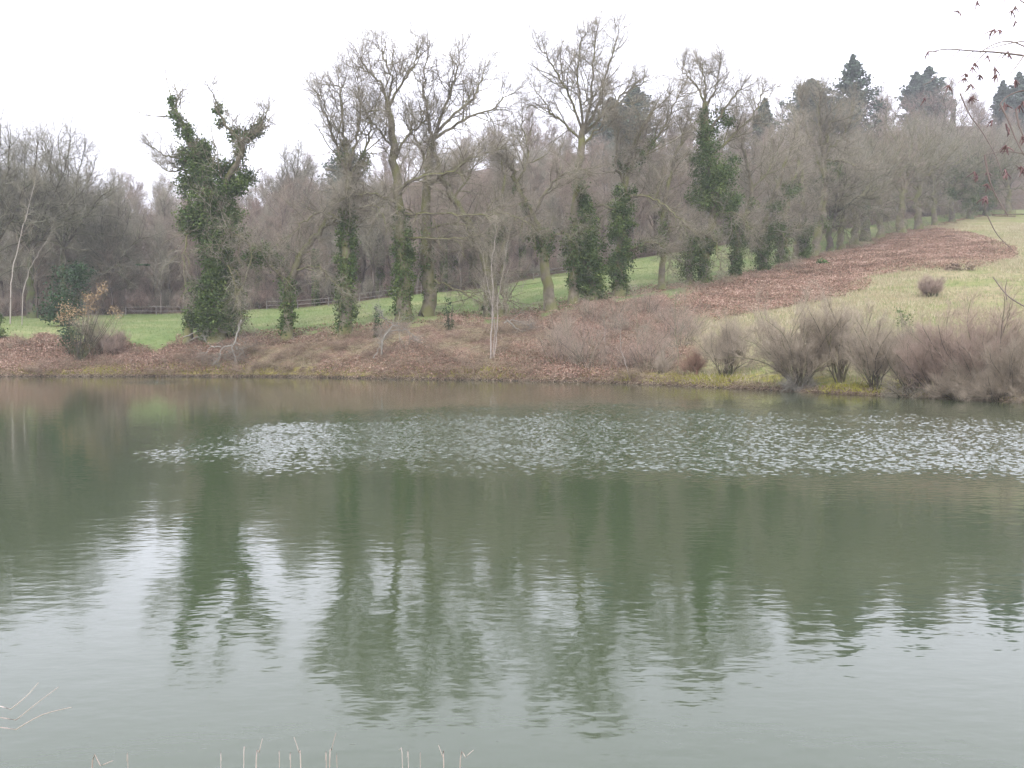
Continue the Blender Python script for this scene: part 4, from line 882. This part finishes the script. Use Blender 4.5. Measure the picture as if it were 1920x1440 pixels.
def leafy_bush(px, py, blobs, label, name, mat, size, seed, cat='shrub', dens=1.0, group=None, d=None):
    g = ghit(px, py) if d is None else gp(px, d); d = float(g[1]); m = d / F; rs = np.random.RandomState(seed)
    root = empty(name, g, label=label, cat=cat, group=group); acc = Acc(); st = Acc(); ends = []
    for bx, by, rx, ry in blobs:
        c = P(bx, by, d); rx_, rz_ = rx * m, ry * m; nsub = max(4, int(9 * (rx_ * rz_) ** .5)); u = unit(rs.randn(nsub, 3)) * rs.rand(nsub, 1) ** .45
        cc = c + u * np.array([rx_, rx_ * .9, rz_]); n = int(420 * dens * (rx_ * rz_)) + 60; wh = rs.randint(0, nsub, n)
        pts = cc[wh] + rs.randn(n, 3) * (.22 * min(rx_, rz_) + .08); pts[:, 2] = np.maximum(pts[:, 2], g[2] + .05)
        leaves(acc, pts - g, size, rs, np.clip(.1 + .5 * rs.rand(nsub)[wh] + .4 * rs.rand(n), 0, 1), .6, .2); ends.append(cc[:6] - g)
    e = np.vstack(ends); b, q = grow(np.zeros_like(e) + rs.randn(*e.shape) * np.array([.12, .12, 0]) - np.array([0, 0, .1]), e, np.linalg.norm(e, axis=1), np.full(len(e), .03), 5, .05, 0, rs, .25)
    tubes(st, b, q, 4, .4); st.build('stem', M['bark_dark'], root); acc.build('foliage', M[mat], root, smooth=False); return root
leafy_bush(128, 610, [(118, 560, 34, 36), (100, 580, 22, 24), (138, 525, 30, 34), (152, 508, 18, 20), (125, 600, 30, 20)], 'big dark glossy holly at the corner of the wood behind the tan-leaved bush', 'holly_tree', 'holly', .2, 601, d=93, cat='tree')
leafy_bush(140, 668, [(136, 642, 24, 26), (148, 620, 22, 20), (120, 622, 18, 16), (165, 628, 12, 18)], 'dark green ragged bush low on the bank under the tan leaves', 'evergreen_bush', 'holly', .15, 602, dens=.8)
leafy_bush(150, 682, [(130, 585, 20, 24), (158, 578, 18, 20), (195, 545, 18, 14), (180, 562, 22, 16), (112, 596, 12, 14), (215, 580, 12, 12)], 'tan bush still holding dry leaves in front of the holly', 'tan_leaved_bush', 'tanleaf', .11, 603, dens=.75)
r_, g_, _ = shrub(178, 672, 4.4, 1.4, 10, 'bare grey-brown twiggy bush mixed into the tan-leaved one', seed=604, mat='shrubtwig', group='bushes by the tan-leaved bush', rt=.03)
shrub(215, 668, 2.6, 1.6, 12, 'low reddish twiggy bush sloping down right of the tan-leaved one', seed=605, mat='shrubpurple', group='bushes by the tan-leaved bush')
leafy_bush(706, 632, [(706, 612, 8, 14), (706, 592, 5, 12), (704, 578, 3, 8)], 'small narrow holly between the sleeved oak and the forked oak', 'holly_sapling', 'holly', .12, 606, dens=.8)
leafy_bush(842, 620, [(842, 605, 9, 16), (838, 585, 7, 12), (840, 568, 4, 8)], 'small grey-green holly right of the flared oak', 'holly_sapling', 'holly', .12, 607, dens=.7)
leafy_bush(1542, 498, [(1538, 493, 10, 6), (1550, 494, 7, 5)], 'low bright green bush at the foot of the leaning forked oak', 'green_bush', 'broom', .2, 608)
leafy_bush(1808, 507, [(1795, 501, 16, 5), (1820, 502, 18, 6), (1780, 502, 8, 3)], 'low dark heathery clump alone high in the rough field', 'heather_clump', 'bramble', .16, 609, dens=2.5)
leafy_bush(1690, 640, [(1688, 596, 8, 14), (1700, 605, 12, 16), (1705, 622, 10, 14)], 'green broom bush showing above the shore hedge', 'broom_bush', 'broom', .10, 610, dens=1.6)
leafy_bush(1275, 590, [(268, 583, 10, 6), (272, 588, 12, 5)], 'small dark evergreen tuft by the fence in front of the wood', 'evergreen_tuft', 'holly', .2, 611, d=113)
leafy_bush(0, 640, [(-6, 620, 12, 26), (0, 600, 9, 20)], 'olive ivy-clad stump cut by the left picture edge', 'ivy_stump', 'ivy', .16, 612, dens=1.2)

# fallen dead branches
def fallen(px, py, polys, label, seed, mat='dead', l1=1.1):
    g = ghit(px, py); d = float(g[1]) - .8; rs = np.random.RandomState(seed); root = empty('fallen_branch', g, label=label, cat='fallen branch', group='dead fallen branches on the bank')
    a, c = Acc(), Acc()
    for i, (pl, w_) in enumerate(polys):
        q, r = limb(pl, w_, d, rs.uniform(-.5, .5), rs=rs, kink=1.0); q[:, 2] = np.maximum(q[:, 2], ground_z(q[:, 0], q[:, 1]) + .08); q -= g
        tubes(a, q[None], r[None], 5, .7); crown_fill(c, c, q, r, max(3, len(q) // 3), l1, rs, 6, 0, t0=.3, dens=.45, low_up=.1, lod=1)
    a.build('limb', M[mat], root); c.build('twigs', M[mat], root)
fallen(430, 672, [([(452, 600), (446, 625), (436, 650), (440, 668)], (5, 2)), ([(436, 648), (418, 652), (412, 668)], (3.5, 1.5)), ([(440, 650), (455, 658), (448, 668)], (3, 1.2)), ([(415, 650), (395, 652), (388, 662)], (3, 1.2))], 'bleached forked dead branch lying below the ivy giant', 701)
fallen(742, 662, [([(715, 665), (718, 640), (728, 620), (742, 608)], (4.5, 2)), ([(728, 622), (755, 618), (775, 628)], (3, 1.5)), ([(700, 672), (712, 650), (716, 640)], (2.5, 1)), ([(740, 610), (722, 598), (715, 585)], (2.5, 1))], 'grey broken crown branch propped on the bank below the forked oak', 702)
fallen(965, 622, [([(950, 600), (968, 615), (985, 628)], (4, 1.5)), ([(945, 605), (960, 600), (980, 606)], (3, 1))], 'grey dead twigs heaped at the foot of the twin-stemmed oak', 703)
fallen(380, 640, [([(345, 632), (370, 622), (400, 618)], (3, 1.2)), ([(350, 640), (375, 630), (395, 632)], (3, 1.2))], 'thin pale fallen twigs between the two stems of the ivy giant', 704)

# ------------------------------------------------------------------ fence at the far side of the meadow
def fence(p0, p1, label, dd=-2.0, step=3.0):
    a = gp(p0, float(edge_d(p0)) + dd); b = gp(p1, float(edge_d(p1)) + dd); n = max(2, int(np.hypot(*(b - a)[:2]) / step))
    root = empty('rail_fence', a, label=label, cat='fence', group='rail fences along the far meadow edge'); pts = []
    for k in range(n + 1):
        u = p0 + (p1 - p0) * k / n; pts.append(gp(u, float(edge_d(u)) + dd))
    pts = np.array(pts)
    for k, p in enumerate(pts):
        acc = Acc(); q = np.array([p - a + [0, 0, -.3], p - a + [0, 0, 1.0]]); tubes(acc, q[None], np.array([[.05, .045]]), 6, .4); acc.build('post', M['rail'], root)
    for h in (.45, .88):
        acc = Acc(); q = pts - a + [0, 0.07, h]; q[:, 2] += RS.uniform(-.05, .05, len(q)); tubes(acc, q[None], np.full((1, len(q)), .028), 6, .75); acc.build('rail', M['rail'], root)
fence(236, 350, 'pale wooden rail fence left of the ivy giant, in front of the wood')
fence(500, 790, 'weathered rail fence climbing behind the pollard and the sleeved oak')
fence(1000, 1062, 'short stretch of rail fence seen past the crooked grey oak')

# ------------------------------------------------------------------ ground cover (uncountable)
def scatter(n, px0, px1, d0, d1, test, rs):
    out = []
    while sum(map(len, out)) < n:
        u = rs.uniform(px0, px1, 60000); dd = np.sqrt(rs.uniform(d0 ** 2, d1 ** 2, 60000)); X = (u - CX) / F * dd; Z = ground_z(X, dd)
        k = (Z > .15) & test(X, dd, Z); o = np.stack([X, dd, Z], 1)[k]
        out.append(o)
        if len(out) > 60: break
    return np.vstack(out)[:n]
def stuff(name, label, mat, acc, cat=None, smooth=False):
    o = acc.build(name, M[mat], None, smooth); tag(o, label=label, cat=cat, kind='stuff'); return o
rs = np.random.RandomState(77)
# dead bracken
def near_rus(X, Y, Z):
    px, py = proj(X, Y, Z); r = np.zeros(len(X), bool)
    for ox, oy in ((0, 0), (40, 4), (-40, 4), (0, -10), (0, 10)): r |= inpoly(px + ox, py + oy, BR1)
    return r & (Y < edge_d(px) - 3)
mk = lambda i, th: (lambda X, Y, Z: (near_rus(X, Y, Z)) & (masks(X, Y, Z)[i] + .75 * hnoise(X * .45, Y * .45 + 2) + .35 * hnoise(X * 1.6, Y * 1.4) > th - .1 + 1.1 * (rs.rand(len(X)) - .5)))
pb = scatter(26000, 1180, 1900, 60, 190, mk(1, .45), rs); pa = scatter(22000, -120, 1340, 50, 86, lambda X, Y, Z: (masks(X, Y, Z)[0] > .5) & (hnoise(X * .35 + 5, Y * .5) > .05 + .5 * (rs.rand(len(X)) - .5)), rs)
acc = Acc()
for p, s in ((pb, .13), (pb, .12), (pb, .13), (pa, .10), (pa, .10)):
    for k in range(5):
        q = p + rs.randn(len(p), 3) * np.array([.22, .22, .03]); q[:, 2] = ground_z(q[:, 0], q[:, 1]) + .04 + .26 * rs.rand(len(q)) ** 1.5
        leaves(acc, q, s * (.5 + .8 * rs.rand(len(q))), rs, np.clip(rs.rand(len(q)) * .9 + .1, 0, 1), .4, -.1)
stuff('bracken', 'russet dead bracken covering the slope and the bank', 'bracken', acc, 'bracken')
# bramble and dead stems, arching
pa = np.vstack([scatter(42000, -120, 1360, 50, 86, lambda X, Y, Z: masks(X, Y, Z)[0] > .35, rs), scatter(9000, 1240, 1880, 60, 185, mk(1, .3), rs)])
acc = Acc(); d = unit(rs.randn(len(pa), 3) * np.array([1, 1, .3]) + np.array([0, 0, .9])); b, q = grow(pa - [0, 0, .05], d, .35 + .75 * rs.rand(len(pa)), np.full(len(pa), .010), 4, .16, -1.3, rs, .5)
tubes(acc, b, q, 3, rs.rand(len(pa))); stuff('brambles', 'tangle of brown and straw-coloured bramble stems on the bank', 'bramble', acc, 'brambles', True)
# rough tan grass on the right-hand field, green grass on the meadow
def blades(p, h, acc, lean=.35, w=.018):
    n = len(p); d = unit(rs.randn(n, 3) * np.array([lean, lean, 0]) + np.array([0, 0, 1])); ln = h * (.5 + .8 * rs.rand(n)); spikes(acc, p - [0, 0, .03], p + d * ln[:, None], np.full(n, w), np.clip(rs.rand(n), 0, 1))
fld = lambda X, Y, Z: (masks(X, Y, Z)[3] > .4) & (masks(X, Y, Z)[1] < .5) & (hnoise(X * .5, Y * .5) > -.1 + .5 * (rs.rand(len(X)) - .5))
acc = Acc(); p = scatter(60000, 1250, 2050, 40, 170, fld, rs); blades(p, .30, acc, .5, .022); stuff('rough_grass', 'straw-coloured rough grass on the hillside field', 'drygrass', acc, 'grass', True)
acc = Acc(); p = scatter(60000, -80, 2000, 42, 150, lambda X, Y, Z: (masks(X, Y, Z)[2] < .5) & (masks(X, Y, Z)[0] < .6) & (masks(X, Y, Z)[1] < .3), rs); blades(p, .2, acc, .5, .018); stuff('meadow_grass', 'short green grass of the meadow', 'greengrass', acc, 'grass', True)
# fallen leaves under the oaks
acc = Acc(); n = 26000; u = rs.uniform(330, 1900, n); dd = np.interp(u, ROW_U, ROW_D) + np.abs(rs.randn(n)) * 3.2 - 1.5; X = (u - CX) / F * dd; Z = ground_z(X, dd); k = hnoise(X * .9, dd * .9) > -.25 + .5 * (rs.rand(n) - .5)
leaves(acc, np.stack([X, dd, Z + .05], 1)[k], .13, rs, rs.rand(k.sum()), .3, 0); stuff('fallen_leaves', 'brown fallen leaves strewn in the grass under the oaks', 'bracken', acc, 'leaves')
# moss and grass tussocks hanging over the water's edge
acc = Acc(); us = rs.uniform(-300, 2100, 9000); sd0 = np.interp(us, US, SHORE); dd = sd0 + rs.uniform(0, 1.6, len(us)); X = (us - CX) / F * dd; Z = ground_z(X, dd)
k = (hnoise(X * .7, dd) > -.35 + .3 * rs.rand(len(us))) & (np.abs(us - 700) > 250 * rs.rand(len(us))); p = np.stack([X, dd, np.maximum(Z, .05)], 1)[k]; blades(p, .28, acc, .9, .03)
stuff('shore_moss', 'yellow-green mossy tufts along the water edge', 'moss', acc, 'moss', True)
acc = Acc(); us = rs.uniform(-300, 2100, 16000); sd0 = np.interp(us, US, SHORE); dd = sd0 + rs.uniform(-.15, 1.0, len(us)); X = (us - CX) / F * dd; p = np.stack([X, dd, np.maximum(ground_z(X, dd), .1)], 1)
d = unit(rs.randn(len(p), 3) * np.array([1, .7, .3]) + np.array([0, -.5, .4])); b, q = grow(p, d, .2 + .5 * rs.rand(len(p)), np.full(len(p), .009), 4, .2, -1.8, rs, .5); b[..., 2] = np.maximum(b[..., 2], .01); tubes(acc, b, q, 3, rs.rand(len(p)))
stuff('overhanging_stems', 'dry stems drooping over the undercut water edge', 'bramble', acc, 'dry stems', True)
# near bank under the camera
acc = Acc(); n = 9000; p = np.stack([rs.uniform(-6, 6, n), rs.uniform(-3, 2.9, n), np.zeros(n)], 1); p[:, 2] = ground_z(p[:, 0], p[:, 1]); p = p[(p[:, 2] > .1)]; blades(p, .22, acc, .7, .004)
stuff('near_bank_grass', 'short dry grass on the near bank', 'drygrass', acc, 'grass', True)

# ------------------------------------------------------------------ dry stalks in the foreground
def tuft(label, stalks, d, seed):
    rs = np.random.RandomState(seed); x0 = stalks[0][0][0][0]; g = P(x0, 1440, d); g[2] = float(ground_z(g[0], g[1])); root = empty('dry_stalks', g, label=label, cat='grass stalks', group='dry grass stalks on the near bank')
    for pl, w_ in stalks:
        dd = d + rs.uniform(-.08, .08); q = np.array([P(x, y, dd) for x, y in pl]); bs = q[0] + (q[0] - q[1]) * .3; bs[2] = g[2] - .02
        bs[0] = q[0][0] + (q[0][0] - q[-1][0]) * .25; pts = catmull([bs, (bs + q[0]) / 2 + [0, 0, .02]] + list(q), 16) - g
        acc = Acc(); r = np.linspace(w_, w_ * .3, 16) * d / F * .34; tubes(acc, pts[None], r[None], 5, .4 + .5 * rs.rand()); acc.build('stalk', M['stalk'], root)
tuft('three long pale stalks leaning in from the lower corner', [([(-20, 1360), (20, 1330), (50, 1305), (72, 1280)], 5), ([(-20, 1385), (30, 1350), (70, 1318), (110, 1288)], 4.5), ([(-20, 1402), (30, 1368), (80, 1340), (134, 1326)], 5)], 1.9, 1)
tuft('single short stalk bent almost flat along the lower border', [([(172, 1448), (190, 1436), (212, 1426)], 6), ([(240, 1445), (237, 1428)], 3)], 1.8, 2)
tuft('three thin upright stalks close together near the bottom', [([(414, 1445), (415, 1426)], 3), ([(457, 1445), (460, 1400)], 4), ([(480, 1445), (486, 1410), (492, 1385)], 5)], 1.8, 3)
tuft('pink-tinted upright stalks around the tallest one at the bottom', [([(524, 1445), (523, 1412)], 4), ([(564, 1445), (560, 1410), (551, 1382)], 5), ([(545, 1445), (543, 1425)], 4), ([(618, 1445), (622, 1405), (630, 1374)], 5), ([(612, 1445), (610, 1426)], 4), ([(632, 1445), (630, 1430)], 3)], 1.8, 4)
tuft('scattered stalks right of the tallest one, the last bent outward', [([(755, 1445), (748, 1405)], 3.5), ([(766, 1445), (763, 1420)], 3), ([(832, 1445), (830, 1420), (822, 1397)], 5), ([(862, 1445), (874, 1420), (888, 1406)], 5), ([(788, 1445), (788, 1430)], 3)], 1.8, 5)

# ------------------------------------------------------------------ alder overhanging from off to the right
def alder():
    rs = np.random.RandomState(31); g = np.array([4.3, 2.6, 0.0]); g[2] = float(ground_z(4.3, 1.6)); g[1] = 1.6
    root = empty('overhanging_alder', g, label='thin drooping alder twigs with dark catkin clusters hanging in from the upper right', cat='tree')
    t = Acc(); D = 5.2
    tr = catmull([g - [0, 0, .2], g + [.05, .5, 1.6], g + [-.1, 1.6, 3.0], g + [-.2, 2.8, 4.0], g + [-.5, 3.9, 4.9]], 16); tubes(t, (tr - g)[None], np.linspace(.12, .03, 16)[None], 8, .4); t.build('trunk', M['bark'], root)
    tw = Acc(); W = lambda pl, w0, w1, dd=0: (catmull([P(x, y, D + dd) for x, y in pl], 18) - g, np.linspace(w0, w1, 18) * D / F * .5)
    tw_l = [([(2040, 118), (1980, 112), (1920, 104), (1870, 98), (1820, 95), (1775, 92), (1742, 98)], 5.5, 1.8, 0), ([(2030, 150), (1960, 110), (1910, 82), (1880, 78), (1850, 90), (1825, 110), (1800, 140)], 4, 1.2, .3),
            ([(1990, 80), (1940, 76), (1900, 80), (1850, 92)], 3.5, 1.5, -.3), ([(1800, 94), (1780, 112), (1750, 148), (1730, 160)], 2, .9, .1), ([(1825, 96), (1800, 120), (1780, 160), (1770, 180)], 2, .9, .2), ([(1850, 97), (1835, 112), (1815, 140), (1822, 160)], 2.5, 1, .1),
            ([(1920, 104), (1905, 125), (1890, 145), (1888, 160)], 2.5, 1, -.2), ([(2010, 200), (1960, 150), (1925, 125)], 4, 2, 0), ([(1880, 98), (1865, 120), (1868, 140)], 2, 1, .1),
            ([(1800, 175), (1818, 215), (1840, 245), (1866, 290), (1880, 330)], 3.2, 1.6, .2), ([(1846, 290), (1856, 340), (1872, 375), (1890, 404)], 4, 2, -.2), ([(1875, 195), (1890, 225), (1905, 262), (1925, 300)], 4, 2, 0), ([(1905, 205), (1912, 240), (1930, 275)], 4, 2, .3),
            ([(1975, 298), (1920, 288), (1880, 284), (1850, 290)], 2.5, 1.2, 0), ([(1990, 410), (1930, 402), (1890, 402), (1860, 402)], 2.5, 1.2, .2), ([(1960, 340), (1925, 325), (1905, 310)], 4, 2, .1), ([(1822, 160), (1812, 170), (1800, 178)], 2, 1.5, .2), ([(1950, 180), (1920, 170), (1890, 180), (1875, 195)], 3, 2, 0),
            ([(1960, 20), (1925, 8), (1900, -10)], 3, 2, 0), ([(1905, -10), (1905, 10), (1903, 42)], 2, 1, 0), ([(1885, -10), (1880, 30), (1875, 52)], 1.6, .8, 0), ([(1990, -30), (1900, -14), (1830, -8), (1800, -5), (1796, 18)], 3, 1, .2), ([(1850, 402), (1870, 440), (1900, 470)], 2.5, 1.2, .3),
            ([(1862, 520), (1890, 555), (1930, 580)], 2.5, 3, .3), ([(1985, 600), (1930, 580)], 4, 3, .3), ([(1888, 562), (1885, 545), (1888, 525)], 2, 1, .3), ([(1815, 560), (1760, 540)], 1, 1, 0)]
    for pl, a, b, dd in tw_l[:-1]:
        q, r = W(pl, a, b, dd); tubes(tw, q[None], r[None], 5, .3 + .5 * rs.rand())
    # every hanging spray is carried by a limb off to the side
    for e in (P(2040, 118, D), P(2030, 150, D + .3), P(1990, 80, D - .3), P(2010, 200, D), P(1975, 298, D), P(1990, 410, D + .2), P(1960, 340, D + .1), P(1985, 600, D + .3), P(1990, -30, D + .2), P(1950, 180, D)):
        q = catmull([tr[7], (tr[8] + e) / 2 + [.15, 0, .25], e], 14) - g; tubes(tw, q[None], np.linspace(.02, .0062, 14)[None], 5, .3)
    tw.build('branch', M['catkin_twig'], root)
    C = [(1797, 20), (1832, 2), (1905, 12), (1898, 20), (1904, 40), (1858, 58), (1863, 55), (1875, 56), (1742, 97), (1826, 118), (1824, 126), (1854, 104), (1866, 126), (1870, 130), (1892, 96), (1894, 102), (1838, 140), (1810, 138), (1808, 146), (1822, 158), (1778, 160), (1870, 140),
         (1735, 184), (1820, 182), (1826, 180), (1884, 192), (1888, 196), (1912, 198), (1918, 190), (1862, 226), (1888, 232), (1892, 240), (1915, 256), (1920, 262), (1885, 272), (1890, 276), (1885, 318), (1888, 326), (1915, 312), (1918, 318), (1828, 322), (1832, 330), (1852, 322), (1850, 345), (1848, 372), (1850, 368), (1905, 150)]
    for x, y in C:
        c = P(x + rs.uniform(-2, 2), y, D + rs.uniform(-.2, .3)) - g; acc = Acc(); n = rs.randint(4, 8)
        p = np.repeat(c[None], n, 0); d = unit(rs.randn(n, 3) * np.array([.8, .6, .3]) + np.array([0, 0, -.9])); ln = .02 + .028 * rs.rand(n)
        b, q = grow(p, d, ln, np.full(n, .0035), 4, .12, -.4, rs, .6); tubes(acc, b, q, 5, rs.rand(n)); acc.build('catkins', M['catkin'], root)
alder()

# ------------------------------------------------------------------ damp winter air over the valley
def haze():
    bm = Acc(); x0, x1, y0, y1, z0, z1 = -720, 820, -130, 910, -2.8, 110
    v = [(x, y, z) for z in (z0, z1) for x, y in ((x0, y0), (x1, y0), (x1, y1), (x0, y1))]
    bm.add(v, quads=[(0, 3, 2, 1), (4, 5, 6, 7), (0, 1, 5, 4), (1, 2, 6, 5), (2, 3, 7, 6), (3, 0, 4, 7)])
    m = bpy.data.materials.new('damp air'); m.use_nodes = True; t = m.node_tree; t.nodes.clear()
    v_ = t.nodes.new('ShaderNodeVolumePrincipled'); v_.inputs['Color'].default_value = (.97, .98, 1, 1); v_.inputs['Density'].default_value = HAZE; v_.inputs['Anisotropy'].default_value = .2
    o_ = t.nodes.new('ShaderNodeOutputMaterial'); t.links.new(v_.outputs[0], o_.inputs['Volume'])
    o = bm.build('haze', m, None, False); tag(o, kind='stuff', label='thin damp air over the valley')
HAZE = 0.00055
if HAZE > 0: haze()
